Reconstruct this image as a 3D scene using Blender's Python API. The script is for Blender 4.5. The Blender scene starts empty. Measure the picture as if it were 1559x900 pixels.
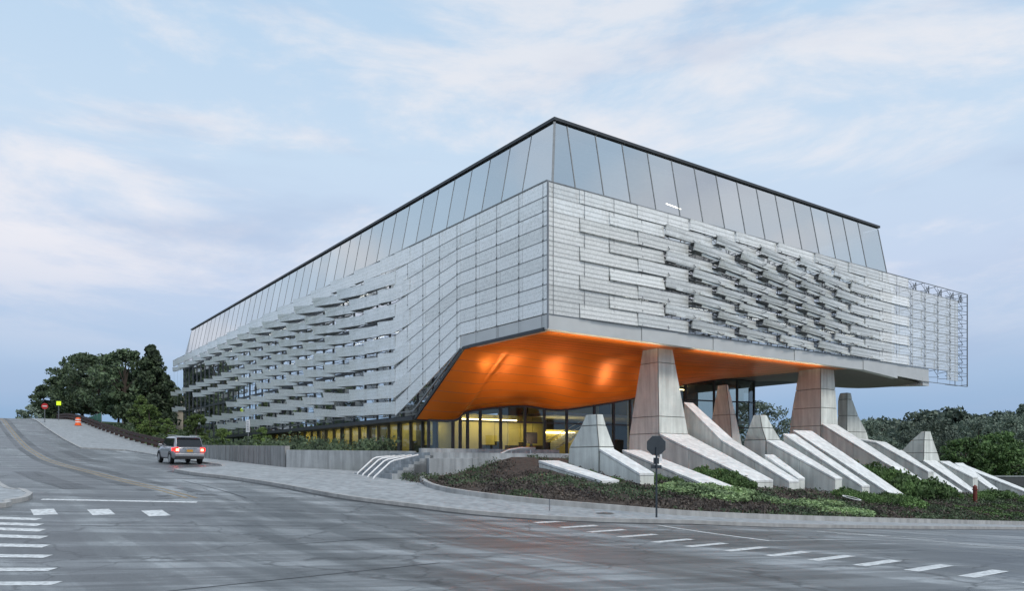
import bpy, bmesh, math, random
from mathutils import Vector, Matrix
R = math.radians
random.seed(11)
scene = bpy.context.scene
col = scene.collection

# ------------------------------------------------------------------ frame of the site
# b runs along the short facade, a along the long facade, the screen corner is the origin
U = (-.582, .813); V = (.813, .582); OX, OY = 1.85, 40.0
ROT = math.atan2(.582, .813)
def W(b, a, z=0.0): return Vector((OX + b*V[0] + a*U[0], OY + b*V[1] + a*U[1], z))
def local(X, Y):
    dx = X-OX; dy = Y-OY
    return dx*V[0]+dy*V[1], dx*U[0]+dy*U[1]
def lerp(p, q, t): return p+(q-p)*t
def interp(tab, x):
    if x <= tab[0][0]: return tab[0][1]
    for (x0, y0), (x1, y1) in zip(tab, tab[1:]):
        if x <= x1: return y0+(y1-y0)*(x-x0)/(x1-x0)
    return tab[-1][1]
def sm(e0, e1, x):
    t = max(0, min(1, (x-e0)/(e1-e0))); return t*t*(3-2*t)
F = [(16,0),(20,.12),(25,.55),(31,1.05),(42.5,1.66),(62.5,2.34),(81,3.38),(96,4.6),(116,6.5),(131,8.1),(146,9.2),(160,9.7),(175,9.6),(230,6),(600,0)]
def T(X, Y):
    b, a = local(X, Y)
    t = X*U[0]+Y*U[1]
    f = (interp(F, t-1.5)+interp(F, t)+interp(F, t+1.5))/3
    g = -.052*max(0, b+5); g = max(g, -1.8)
    f = f*(1-sm(0, 26, b))
    if b < -60: f *= 1-sm(60, 160, -b)*.6
    return f+g
def Tl(b, a):
    p = W(b, a); return T(p.x, p.y)

# ------------------------------------------------------------------ materials
MATS = {}
def nodes_of(m):
    m.use_nodes = True
    nt = m.node_tree; return nt, nt.nodes, nt.links, nt.nodes['Principled BSDF']
def mat(name, c, rough=.6, metal=0.0, var=.12, scale=3.0, bump=0.0, bscale=20, spec=.5, coat=0.0, stretch=None, emis=None, es=0):
    m = bpy.data.materials.new(name); nt, N, L, P = nodes_of(m)
    tc = N.new('ShaderNodeTexCoord'); src = tc.outputs['Object']
    if stretch:
        mp = N.new('ShaderNodeMapping'); mp.inputs['Scale'].default_value = stretch; L.new(src, mp.inputs['Vector']); src = mp.outputs['Vector']
    n = N.new('ShaderNodeTexNoise'); n.inputs['Scale'].default_value = scale; n.inputs['Detail'].default_value = 6; L.new(src, n.inputs['Vector'])
    r = N.new('ShaderNodeValToRGB'); L.new(n.outputs['Fac'], r.inputs['Fac'])
    r.color_ramp.elements[0].position = .3; r.color_ramp.elements[1].position = .7
    r.color_ramp.elements[0].color = tuple(x*(1-var) for x in c)+(1,)
    r.color_ramp.elements[1].color = tuple(min(1, x*(1+var)) for x in c)+(1,)
    L.new(r.outputs['Color'], P.inputs['Base Color'])
    P.inputs['Roughness'].default_value = rough; P.inputs['Metallic'].default_value = metal
    P.inputs['Specular IOR Level'].default_value = spec; P.inputs['Coat Weight'].default_value = coat
    if bump:
        n2 = N.new('ShaderNodeTexNoise'); n2.inputs['Scale'].default_value = bscale; n2.inputs['Detail'].default_value = 5; L.new(tc.outputs['Object'], n2.inputs['Vector'])
        bp = N.new('ShaderNodeBump'); bp.inputs['Strength'].default_value = bump; bp.inputs['Distance'].default_value = .05
        L.new(n2.outputs['Fac'], bp.inputs['Height']); L.new(bp.outputs['Normal'], P.inputs['Normal'])
    if emis:
        P.inputs['Emission Color'].default_value = tuple(emis)+(1,); P.inputs['Emission Strength'].default_value = es
    MATS[name] = m; return m

def concrete(name, c, streak=.35):
    m = bpy.data.materials.new(name); nt, N, L, P = nodes_of(m)
    tc = N.new('ShaderNodeTexCoord')
    n = N.new('ShaderNodeTexNoise'); n.inputs['Scale'].default_value = .9; n.inputs['Detail'].default_value = 8; n.inputs['Roughness'].default_value = .65
    geo = N.new('ShaderNodeNewGeometry'); L.new(geo.outputs['Position'], n.inputs['Vector'])
    mp = N.new('ShaderNodeMapping'); mp.inputs['Scale'].default_value = (2.6, 2.6, .25); L.new(geo.outputs['Position'], mp.inputs['Vector'])
    n2 = N.new('ShaderNodeTexNoise'); n2.inputs['Scale'].default_value = 1.3; n2.inputs['Detail'].default_value = 5; L.new(mp.outputs['Vector'], n2.inputs['Vector'])
    n3 = N.new('ShaderNodeTexNoise'); n3.inputs['Scale'].default_value = 30; n3.inputs['Detail'].default_value = 3; L.new(geo.outputs['Position'], n3.inputs['Vector'])
    def ramp(src, a, b, lo, hi):
        r = N.new('ShaderNodeMapRange'); r.inputs['From Min'].default_value = a; r.inputs['From Max'].default_value = b
        r.inputs['To Min'].default_value = lo; r.inputs['To Max'].default_value = hi; L.new(src, r.inputs['Value']); return r.outputs['Result']
    a1 = ramp(n.outputs['Fac'], .3, .7, 1-streak*.6, 1.08); a2 = ramp(n2.outputs['Fac'], .35, .7, 1-streak, 1.05); a3 = ramp(n3.outputs['Fac'], .3, .7, .93, 1.04)
    m1 = N.new('ShaderNodeMath'); m1.operation = 'MULTIPLY'; L.new(a1, m1.inputs[0]); L.new(a2, m1.inputs[1])
    m2 = N.new('ShaderNodeMath'); m2.operation = 'MULTIPLY'; L.new(m1.outputs[0], m2.inputs[0]); L.new(a3, m2.inputs[1])
    mx = N.new('ShaderNodeMix'); mx.data_type = 'RGBA'; mx.blend_type = 'MULTIPLY'; mx.inputs[0].default_value = 1
    mx.inputs[6].default_value = tuple(c)+(1,)
    cb = N.new('ShaderNodeCombineColor'); [L.new(m2.outputs[0], cb.inputs[i]) for i in range(3)]
    L.new(cb.outputs[0], mx.inputs[7]); L.new(mx.outputs[2], P.inputs['Base Color'])
    P.inputs['Roughness'].default_value = .72
    bp = N.new('ShaderNodeBump'); bp.inputs['Strength'].default_value = .15; bp.inputs['Distance'].default_value = .02; L.new(n3.outputs['Fac'], bp.inputs['Height']); L.new(bp.outputs['Normal'], P.inputs['Normal'])
    MATS[name] = m; return m

def glass(name, tint, refl_lo, refl_hi, rough=.015, gtint=(1,1,1), power=3.0, wob=0.0):
    """coated architectural glass: a reflection that grows with the angle over a tinted see-through layer"""
    m = bpy.data.materials.new(name); nt, N, L, P = nodes_of(m); N.remove(P)
    out = N['Material Output']
    tr = N.new('ShaderNodeBsdfTransparent'); tr.inputs['Color'].default_value = tuple(tint)+(1,)
    gl = N.new('ShaderNodeBsdfGlossy'); gl.inputs['Roughness'].default_value = rough
    oi = N.new('ShaderNodeObjectInfo'); hv = N.new('ShaderNodeHueSaturation'); hv.inputs['Color'].default_value = tuple(gtint)+(1,)
    ov = N.new('ShaderNodeMapRange'); ov.inputs['To Min'].default_value = .92; ov.inputs['To Max'].default_value = 1.04; L.new(oi.outputs['Random'], ov.inputs['Value']); L.new(ov.outputs[0], hv.inputs['Value']); L.new(hv.outputs[0], gl.inputs['Color'])
    lw = N.new('ShaderNodeLayerWeight'); lw.inputs['Blend'].default_value = .5
    pw = N.new('ShaderNodeMath'); pw.operation = 'POWER'; pw.inputs[1].default_value = power; L.new(lw.outputs['Facing'], pw.inputs[0])
    mr = N.new('ShaderNodeMapRange'); mr.inputs['To Min'].default_value = refl_lo; mr.inputs['To Max'].default_value = refl_hi; L.new(pw.outputs[0], mr.inputs['Value'])
    mx = N.new('ShaderNodeMixShader'); L.new(mr.outputs['Result'], mx.inputs[0]); L.new(tr.outputs[0], mx.inputs[1]); L.new(gl.outputs[0], mx.inputs[2])
    L.new(mx.outputs[0], out.inputs['Surface'])
    if wob:
        geo = N.new('ShaderNodeNewGeometry'); n = N.new('ShaderNodeTexNoise'); n.inputs['Scale'].default_value = .35; n.inputs['Detail'].default_value = 1; L.new(geo.outputs['Position'], n.inputs['Vector'])
        bp = N.new('ShaderNodeBump'); bp.inputs['Strength'].default_value = wob; bp.inputs['Distance'].default_value = .05
        L.new(n.outputs['Fac'], bp.inputs['Height']); L.new(bp.outputs['Normal'], gl.inputs['Normal'])
    MATS[name] = m; return m

def perforated(name, c, hole, metal=.55, rough=.34, tex=1.0, band=.72):
    """steel sheet with fine holes: part of the light goes straight through"""
    m = bpy.data.materials.new(name); nt, N, L, P = nodes_of(m)
    out = N['Material Output']
    geo = N.new('ShaderNodeNewGeometry'); oi = N.new('ShaderNodeObjectInfo')
    n = N.new('ShaderNodeTexNoise'); n.inputs['Scale'].default_value = 2.2; n.inputs['Detail'].default_value = 9; n.inputs['Roughness'].default_value = .75; L.new(geo.outputs['Position'], n.inputs['Vector'])
    v = N.new('ShaderNodeTexVoronoi'); v.inputs['Scale'].default_value = 9; L.new(geo.outputs['Position'], v.inputs['Vector'])
    n4 = N.new('ShaderNodeTexNoise'); n4.inputs['Scale'].default_value = .33; n4.inputs['Detail'].default_value = 2; L.new(geo.outputs['Position'], n4.inputs['Vector'])
    ad = N.new('ShaderNodeMath'); ad.operation = 'ADD'; L.new(n.outputs['Fac'], ad.inputs[0])
    mu = N.new('ShaderNodeMath'); mu.operation = 'MULTIPLY'; mu.inputs[1].default_value = .35*tex; L.new(v.outputs['Distance'], mu.inputs[0]); L.new(mu.outputs[0], ad.inputs[1])
    mr = N.new('ShaderNodeMapRange'); mr.inputs['From Min'].default_value = .35; mr.inputs['From Max'].default_value = .85; mr.inputs['To Min'].default_value = .72; mr.inputs['To Max'].default_value = 1.12; L.new(ad.outputs[0], mr.inputs['Value'])
    mo = N.new('ShaderNodeMapRange'); mo.inputs['To Min'].default_value = .86; mo.inputs['To Max'].default_value = 1.12; L.new(oi.outputs['Random'], mo.inputs['Value'])
    mm0 = N.new('ShaderNodeMath'); mm0.operation = 'MULTIPLY'; L.new(mr.outputs[0], mm0.inputs[0]); L.new(mo.outputs[0], mm0.inputs[1])
    sx = N.new('ShaderNodeSeparateXYZ'); L.new(geo.outputs['Position'], sx.inputs[0])
    zf = N.new('ShaderNodeMath'); zf.operation = 'MULTIPLY'; zf.inputs[1].default_value = 2*math.pi/.257; L.new(sx.outputs['Z'], zf.inputs[0])
    sn = N.new('ShaderNodeMath'); sn.operation = 'SINE'; L.new(zf.outputs[0], sn.inputs[0])
    bd = N.new('ShaderNodeMapRange'); bd.interpolation_type = 'SMOOTHSTEP'; bd.inputs['From Min'].default_value = .2; bd.inputs['From Max'].default_value = .9; bd.inputs['To Min'].default_value = 1.05; bd.inputs['To Max'].default_value = band; L.new(sn.outputs[0], bd.inputs['Value'])
    mm = N.new('ShaderNodeMath'); mm.operation = 'MULTIPLY'; L.new(mm0.outputs[0], mm.inputs[0]); L.new(bd.outputs[0], mm.inputs[1])
    cb = N.new('ShaderNodeCombineColor')
    for i in range(3):
        q = N.new('ShaderNodeMath'); q.operation = 'MULTIPLY'; q.inputs[1].default_value = c[i]; L.new(mm.outputs[0], q.inputs[0]); L.new(q.outputs[0], cb.inputs[i])
    L.new(cb.outputs[0], P.inputs['Base Color']); P.inputs['Metallic'].default_value = metal; P.inputs['Roughness'].default_value = rough
    tr = N.new('ShaderNodeBsdfTransparent'); mx = N.new('ShaderNodeMixShader')
    hr = N.new('ShaderNodeMapRange'); hr.inputs['From Min'].default_value = .3; hr.inputs['From Max'].default_value = .7; hr.inputs['To Min'].default_value = hole*.6; hr.inputs['To Max'].default_value = hole*1.3; L.new(n.outputs['Fac'], hr.inputs['Value'])
    L.new(hr.outputs[0], mx.inputs[0]); L.new(P.outputs[0], mx.inputs[1]); L.new(tr.outputs[0], mx.inputs[2]); L.new(mx.outputs[0], out.inputs['Surface'])
    MATS[name] = m; return m

def leafmat(name, c, var=.45):
    m = bpy.data.materials.new(name); nt, N, L, P = nodes_of(m)
    geo = N.new('ShaderNodeNewGeometry'); oi = N.new('ShaderNodeObjectInfo')
    n = N.new('ShaderNodeTexNoise'); n.inputs['Scale'].default_value = .8; n.inputs['Detail'].default_value = 4; L.new(geo.outputs['Position'], n.inputs['Vector'])
    r = N.new('ShaderNodeValToRGB'); L.new(n.outputs['Fac'], r.inputs['Fac'])
    r.color_ramp.elements[0].position = .33; r.color_ramp.elements[1].position = .68
    r.color_ramp.elements[0].color = (c[0]*(1-var), c[1]*(1-var), c[2]*(1-var), 1)
    r.color_ramp.elements[1].color = (c[0]*(1+var*1.1), c[1]*(1+var), c[2]*(1+var*.6), 1)
    hs = N.new('ShaderNodeHueSaturation'); L.new(r.outputs['Color'], hs.inputs['Color'])
    mr = N.new('ShaderNodeMapRange'); mr.inputs['To Min'].default_value = .7; mr.inputs['To Max'].default_value = 1.3; L.new(oi.outputs['Random'], mr.inputs['Value']); L.new(mr.outputs[0], hs.inputs['Value'])
    L.new(hs.outputs['Color'], P.inputs['Base Color']); P.inputs['Roughness'].default_value = .6; P.inputs['Specular IOR Level'].default_value = .3
    MATS[name] = m; return m

def asphalt(name, dark=1.0):
    m = bpy.data.materials.new(name); nt, N, L, P = nodes_of(m)
    geo = N.new('ShaderNodeNewGeometry')
    mp = N.new('ShaderNodeMapping'); mp.vector_type = 'TEXTURE'; mp.inputs['Rotation'].default_value = (0, 0, R(48)); mp.inputs['Scale'].default_value = (1, 7.5, 1)
    L.new(geo.outputs['Position'], mp.inputs['Vector'])
    mpr = N.new('ShaderNodeMapping'); mpr.vector_type = 'TEXTURE'; mpr.inputs['Rotation'].default_value = (0, 0, R(38)); mpr.inputs['Scale'].default_value = (1, 22, 1); L.new(geo.outputs['Position'], mpr.inputs['Vector'])
    mph = N.new('ShaderNodeMapping'); mph.vector_type = 'TEXTURE'; mph.inputs['Rotation'].default_value = (0, 0, R(10)); mph.inputs['Scale'].default_value = (9, 1.0, 1); L.new(geo.outputs['Position'], mph.inputs['Vector'])
    def noise(src, s, d=6, ro=.6):
        n = N.new('ShaderNodeTexNoise'); n.inputs['Scale'].default_value = s; n.inputs['Detail'].default_value = d; n.inputs['Roughness'].default_value = ro; L.new(src, n.inputs['Vector']); return n.outputs['Fac']
    def mrn(src, a, b, lo, hi):
        r = N.new('ShaderNodeMapRange'); r.interpolation_type = 'SMOOTHSTEP'; r.inputs['From Min'].default_value = a; r.inputs['From Max'].default_value = b; r.inputs['To Min'].default_value = lo; r.inputs['To Max'].default_value = hi; L.new(src, r.inputs['Value']); return r.outputs[0]
    s1 = mrn(noise(mpr.outputs[0], .8, 5), .43, .60, .60, 1.14)
    s2 = mrn(noise(mph.outputs[0], .95, 7, .72), .45, .58, .62, 1.06)
    s3 = mrn(noise(geo.outputs['Position'], .22, 5), .35, .65, .75, 1.2)
    s4 = mrn(noise(geo.outputs['Position'], 45, 3), .3, .7, .8, 1.2)
    def mul(a, b):
        q = N.new('ShaderNodeMath'); q.operation = 'MULTIPLY'; L.new(a, q.inputs[0]); L.new(b, q.inputs[1]); return q.outputs[0]
    vo = N.new('ShaderNodeTexVoronoi'); vo.feature = 'DISTANCE_TO_EDGE'; vo.inputs['Scale'].default_value = .22
    dn = N.new('ShaderNodeTexNoise'); dn.inputs['Scale'].default_value = 1.1; dn.inputs['Detail'].default_value = 5; L.new(geo.outputs['Position'], dn.inputs['Vector'])
    va = N.new('ShaderNodeVectorMath'); va.operation = 'MULTIPLY_ADD'; va.inputs[1].default_value = (1.6, 1.6, 0); L.new(dn.outputs['Color'], va.inputs[0]); L.new(geo.outputs['Position'], va.inputs[2]); L.new(va.outputs[0], vo.inputs['Vector'])
    crk = mrn(vo.outputs['Distance'], .0, .014, .55, 1.0)
    spots_ = mrn(noise(geo.outputs['Position'], .9, 6, .7), .56, .68, 1.0, .78)
    gr = mrn(noise(geo.outputs['Position'], 160, 2), .3, .7, .72, 1.28)
    k = mul(mul(mul(mul(s1, s2), mul(s3, s4)), mul(crk, spots_)), gr)
    cb = N.new('ShaderNodeCombineColor')
    for i, c in enumerate((.235*dark, .252*dark, .262*dark)):
        q = N.new('ShaderNodeMath'); q.operation = 'MULTIPLY'; q.inputs[1].default_value = c; L.new(k, q.inputs[0]); L.new(q.outputs[0], cb.inputs[i])
    L.new(cb.outputs[0], P.inputs['Base Color'])
    rr = mrn(mul(s1, s3), .55, 1.2, .38, .62); L.new(rr, P.inputs['Roughness'])
    P.inputs['Specular IOR Level'].default_value = .27
    bp = N.new('ShaderNodeBump'); bp.inputs['Strength'].default_value = .35; bp.inputs['Distance'].default_value = .01; L.new(noise(geo.outputs['Position'], 60, 3), bp.inputs['Height']); L.new(bp.outputs['Normal'], P.inputs['Normal'])
    MATS[name] = m; return m

concrete('concrete', (.76, .785, .735), .24)
concrete('concrete_top', (.77, .79, .78), .22)
concrete('concrete_dark', (.34, .34, .33))
concrete('pavement', (.39, .415, .43), .35)
concrete('kerb', (.42, .42, .41), .25)
mat('joint', (.10, .10, .095), .9)
asphalt('asphalt'); asphalt('asphalt_dark', .52)
mat('paint_white', (.56, .58, .58), .5, var=.38, scale=9)
mat('paint_yellow', (.27, .20, .11), .6, var=.3, scale=2)
mat('tar', (.025, .027, .03), .5, var=.2)
mat('grass', (.055, .085, .03), .9, var=.35, scale=.4, bump=.5, bscale=8)
mat('mulch', (.055, .042, .034), .95, var=.45, scale=5, bump=1, bscale=14)
mat('orange_metal', (.88, .205, .012), .31, metal=.45, var=.05, scale=.5, spec=.6)
mat('dark_metal', (.05, .055, .06), .45, metal=.3, var=.15)
mat('grey_metal', (.33, .34, .35), .42, metal=.6, var=.1)
mat('mullion', (.09, .10, .11), .4, metal=.4)
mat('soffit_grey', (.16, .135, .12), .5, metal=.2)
mat('steel', (.50, .51, .52), .3, metal=.85, var=.1)
mat('shelf_shade_metal', (.20, .21, .215), .5, metal=.4)  # darker than the panels: underside shade put into the shelf colour
mat('frame_grey', (.27, .28, .285), .5, metal=.3)
mat('cable', (.24, .25, .26), .4, metal=.6)
perforated('screen_metal', (.88, .885, .85), .24, metal=.3, rough=.34)
perforated('screen_long', (.92, .925, .89), .13, metal=.3, rough=.34, band=.97, tex=1.6)
perforated('screen_open', (.80, .81, .78), .40, metal=.3, rough=.36)
mat('fascia', (.60, .60, .58), .4, metal=.35, var=.07, scale=.7)
glass('roof_glass', (.46, .47, .47), .58, .98, gtint=(.97, .98, .97), power=2.0, wob=.25, rough=.10)
glass('facade_glass', (.30, .33, .35), .70, .97, gtint=(1, 1, 1), power=2.0, wob=.12, rough=.02)
glass('lobby_glass', (.78, .80, .76), .10, .85, gtint=(.9, .95, .95), power=3.5)
mat('interior_white', (.62, .64, .63), .8)
mat('interior_dark', (.07, .075, .08), .7)
mat('interior_yellow', (.42, .38, .13), .7, var=.15, scale=.6)
mat('interior_floor', (.22, .20, .17), .4)
mat('lamp_warm', (1, .8, .4), .5, emis=(1, .78, .35), es=9)
mat('lamp_white', (1, .95, .85), .5, emis=(1, .93, .8), es=9)
mat('bark', (.07, .055, .045), .9, var=.3, bump=.6, bscale=9)
leafmat('leaf_dark', (.075, .112, .066)); leafmat('leaf_mid', (.085, .15, .055)); leafmat('leaf_light', (.11, .17, .055))
leafmat('leaf_haze', (.125, .165, .135), .32)  # distance haze mixed into the leaf colour
leafmat('leaf_plum', (.092, .078, .074)); leafmat('juniper', (.23, .33, .17))
mat('car_paint', (.36, .36, .375), .28, metal=.6, coat=.6, var=.03)
mat('car_glass', (.02, .022, .025), .06, var=.05)
mat('rubber', (.02, .02, .02), .75); mat('plastic_black', (.03, .03, .032), .5)
mat('tail_red', (.6, .01, .01), .25, emis=(1, .012, .008), es=4)
mat('tail_bright', (1, .5, .3), .25, emis=(1, .22, .10), es=11)
mat('plate_yellow', (.55, .26, .03), .5); mat('chrome', (.7, .7, .7), .15, metal=1)
mat('wood_rail', (.055, .03, .025), .85, var=.3)
mat('sign_back', (.045, .055, .065), .5, metal=.3); mat('sign_red', (.45, .02, .02), .5); mat('sign_white', (.75, .75, .75), .5)
mat('orange_mesh', (.75, .10, .01), .6, emis=(1, .12, .0), es=.02); mat('sign_lime', (.55, .75, .02), .5, emis=(.7, 1, .02), es=.6)
mat('post_red', (.16, .03, .02), .6); mat('roof_tan', (.30, .25, .20), .8, var=.2); mat('wall_cream', (.42, .38, .32), .8)
mat('glass_dark', (.03, .035, .04), .1)
mat('car_white', (.6, .62, .65), .3, coat=.5); mat('headlight', (1, 1, .9), .3, emis=(1, .95, .85), es=60)
mat('green_fabric', (.03, .16, .10), .8)

# ------------------------------------------------------------------ mesh helper
class MB:
    def __init__(s): s.v = []; s.f = []; s.smooth = False
    def poly(s, pts):
        n = len(s.v); s.v += [tuple(p) for p in pts]; s.f.append(tuple(range(n, n+len(pts)))); return s
    def hexa(s, lo, hi):
        """lo, hi: four corners each, same winding (counter clockwise seen from above)"""
        n = len(s.v); s.v += [tuple(p) for p in lo]+[tuple(p) for p in hi]
        k = len(lo)
        s.f.append(tuple(n+i for i in reversed(range(k)))); s.f.append(tuple(n+k+i for i in range(k)))
        for i in range(k):
            j = (i+1) % k; s.f.append((n+i, n+j, n+k+j, n+k+i))
        return s
    def box(s, x0, x1, y0, y1, z0, z1):
        q = [(x0, y0), (x1, y0), (x1, y1), (x0, y1)]
        return s.hexa([(x, y, z0) for x, y in q], [(x, y, z1) for x, y in q])
    def prism(s, poly, z0, z1):
        zz = z0 if callable(z0) else (lambda x, y: z0); zt = z1 if callable(z1) else (lambda x, y: z1)
        return s.hexa([(x, y, zz(x, y)) for x, y in poly], [(x, y, zt(x, y)) for x, y in poly])
    def bar(s, p, q, w, h=None, up=(0, 0, 1)):
        p = Vector(p); q = Vector(q); h = h or w; d = (q-p)
        if d.length < 1e-6: return s
        d.normalize(); up = Vector(up)
        if abs(d.dot(up)) > .98: up = Vector((1, 0, 0))
        x = d.cross(up).normalized()*w/2; y = x.cross(d).normalized()*h/2
        c = [-x-y, x-y, x+y, -x+y]
        n = len(s.v); s.v += [tuple(p+k) for k in c]+[tuple(q+k) for k in c]
        s.f += [(n+3, n+2, n+1, n), (n+4, n+5, n+6, n+7)]
        for i in range(4):
            j = (i+1) % 4; s.f.append((n+i, n+j, n+4+j, n+4+i))
        return s
    def tube(s, pts, r, n=8):
        pts = [Vector(p) for p in pts]; rr = r if isinstance(r, (list, tuple)) else [r]*len(pts)
        rings = []
        for i, p in enumerate(pts):
            d = (pts[min(i+1, len(pts)-1)]-pts[max(i-1, 0)]).normalized()
            up = Vector((0, 0, 1)) if abs(d.z) < .9 else Vector((1, 0, 0))
            x = d.cross(up).normalized(); y = x.cross(d).normalized()
            base = len(s.v)
            for k in range(n):
                t = 2*math.pi*k/n; s.v.append(tuple(p+(x*math.cos(t)+y*math.sin(t))*rr[i]))
            rings.append(base)
        for a, b in zip(rings, rings[1:]):
            for k in range(n):
                j = (k+1) % n; s.f.append((a+k, a+j, b+j, b+k))
        s.f.append(tuple(rings[0]+k for k in reversed(range(n)))); s.f.append(tuple(rings[-1]+k for k in range(n)))
        return s
    def build(s, name, m, parent=None, smooth=False, bevel=0, kind=None):
        me = bpy.data.meshes.new(name); me.from_pydata(s.v, [], s.f); me.update()
        bm = bmesh.new(); bm.from_mesh(me); bmesh.ops.recalc_face_normals(bm, faces=bm.faces); bm.to_mesh(me); bm.free()
        me.materials.append(MATS[m])
        if smooth: [setattr(p, 'use_smooth', True) for p in me.polygons]
        o = bpy.data.objects.new(name, me); col.objects.link(o)
        if parent: o.parent = parent
        if bevel:
            b = o.modifiers.new('bevel', 'BEVEL'); b.width = bevel; b.segments = 2; b.limit_method = 'ANGLE'; b.angle_limit = R(35)
        if kind: o['kind'] = kind
        return o
def tag(o, label=None, cat=None, group=None, kind=None):
    if label: o['label'] = label
    if cat: o['category'] = cat
    if group: o['group'] = group
    if kind: o['kind'] = kind
    return o
def thing(name, label, cat, loc=(0, 0, 0), rz=0, group=None):
    o = bpy.data.objects.new(name, None); col.objects.link(o); o.location = loc; o.rotation_euler = (0, 0, rz); o.empty_display_size = .3
    return tag(o, label, cat, group)
def copy_tree(o, parent=None):
    c = o.copy(); col.objects.link(c); c.parent = parent
    for ch in list(o.children): copy_tree(ch, c)
    return c

# ------------------------------------------------------------------ the ground
def sheet(name, poly, m, off=0.0, step=2.0, skirt=0, kind='structure', zf=None, parent=None):
    """polygon (world XY) draped over the terrain, optionally with a side face down its border (kerb)"""
    zf = zf or T
    bm = bmesh.new(); vs = [bm.verts.new((x, y, 0)) for x, y in poly]
    f = bm.faces.new(vs); f.normal_update()
    if f.normal.z < 0: f.normal_flip()
    xs = [p[0] for p in poly]; ys = [p[1] for p in poly]
    def cuts(lo, hi):
        r = []; x = math.floor(lo/step)*step
        while x < hi:
            if lo < x: r.append(x)
            x += step if abs(x) < 130 else (step*4 if abs(x) < 260 else 60)
        return r
    for x in cuts(min(xs), max(xs)): bmesh.ops.bisect_plane(bm, geom=bm.verts[:]+bm.edges[:]+bm.faces[:], plane_co=(x, 0, 0), plane_no=(1, 0, 0))
    for y in cuts(min(ys), max(ys)): bmesh.ops.bisect_plane(bm, geom=bm.verts[:]+bm.edges[:]+bm.faces[:], plane_co=(0, y, 0), plane_no=(0, 1, 0))
    bmesh.ops.triangulate(bm, faces=bm.faces[:])
    border = [e for e in bm.edges if len(e.link_faces) == 1]
    for v in bm.verts: v.co.z = zf(v.co.x, v.co.y)+off
    if skirt:
        r = bmesh.ops.extrude_edge_only(bm, edges=border)
        for v in [g for g in r['geom'] if isinstance(g, bmesh.types.BMVert)]: v.co.z -= skirt
    me = bpy.data.meshes.new(name); bm.to_mesh(me); bm.free(); me.materials.append(MATS[m])
    o = bpy.data.objects.new(name, me); col.objects.link(o)
    if kind: o['kind'] = kind
    if parent: o.parent = parent
    return o
def LP(pts): return [tuple(W(b, a))[:2] for b, a in pts]
def smooth_path(pts, n=4):
    out = []
    for i in range(len(pts)-1):
        p0 = pts[max(i-1, 0)]; p1 = pts[i]; p2 = pts[i+1]; p3 = pts[min(i+2, len(pts)-1)]
        for k in range(n):
            t = k/n; out.append(tuple(.5*((2*p1[j])+(-p0[j]+p2[j])*t+(2*p0[j]-5*p1[j]+4*p2[j]-p3[j])*t*t+(-p0[j]+3*p1[j]-3*p2[j]+p3[j])*t**3) for j in range(len(p1))))
    out.append(tuple(pts[-1])); return out

G = 900
sheet('ground', [(-G, -G), (G, -G), (G, G), (-G, G)], 'grass', -.07, 3.0)
# carriageways: uphill arm, crossing, right and left arms
kerbR = smooth_path([(-15.8, 30), (-15.8, 11), (-14.4, 4.5), (-13.2, -3.1), (-11.7, -6.6), (-9.8, -9.7), (-5.7, -13.2), (-1, -15), (8, -15.5), (20, -15.5)], 4)
sheet('road', LP([(-24.3, 240), (-9.6, 240), (-9.6, -2), (-5, -9), (2, -12), (170, -13.5), (170, -33), (-4, -33), (-6, -38), (-8, -90), (-26, -90), (-27, -34), (-30, -29), (-120, -29), (-120, -4.5), (-30, -2.5), (-25, 1), (-24.0, 4)]), 'asphalt', 0.0, 2.0)
# pavement and forecourt on the building's side, with the parking bay cut in
pave = [(-15.8, 200), (-15.8, 50), (-12.6, 46), (-11.9, 38), (-11.6, 30), (-11.6, 18), (-12.3, 15.0), (-15.2, 12.0)]+[p for p in kerbR if p[1] < 11.5]+[(170, -15.5), (170, -13.2)]
bed_edge = smooth_path([(50, -13.2), (20, -13.2), (8, -13.2), (0, -12.6), (-4.2, -10.8), (-7.2, -7.0), (-8.2, -3.2), (-7.0, .6), (-6.0, 1.8)], 4)
pave2 = pave+bed_edge+[(-5.9, 6.9), (-9.0, 13), (-9.0, 60), (-9.5, 200)]
sheet('pavement', LP(pave2), 'pavement', .11, 2.0, skirt=.3)
# kerb stone line
def ribbon(name, path, w, m, off0, off1, kind='structure', parent=None, zf=None):
    mb = MB(); zf = zf or Tl
    P = [Vector((b, a, 0)) for b, a in path]; L1 = []; L2 = []
    for i, p in enumerate(P):
        d = (P[min(i+1, len(P)-1)]-P[max(i-1, 0)]).normalized(); n = Vector((-d.y, d.x, 0))*w/2
        L1.append(p+n); L2.append(p-n)
    def w3(q, o): c = W(q.x, q.y); return (c.x, c.y, zf(q.x, q.y)+o)
    for i in range(len(P)-1):
        mb.hexa([w3(L1[i], off0), w3(L2[i], off0), w3(L2[i+1], off0), w3(L1[i+1], off0)], [w3(L1[i], off1), w3(L2[i], off1), w3(L2[i+1], off1), w3(L1[i+1], off1)])
    return mb.build(name, m, parent, kind=kind)
def dens(path, s=2.0):
    out = []
    for p, q in zip(path, path[1:]):
        n = max(1, int(math.dist(p, q)/s))
        for k in range(n): out.append((lerp(p[0], q[0], k/n), lerp(p[1], q[1], k/n)))
    out.append(path[-1]); return out
ribbon('kerb', dens(pave[:-1]), .18, 'kerb', -.2, .125)
ribbon('gutter', dens([(b-.3, a) if a > -8 else (b-.2, a-.25) for b, a in pave[7:-1]]), .28, 'tar', -.02, .006)
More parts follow.
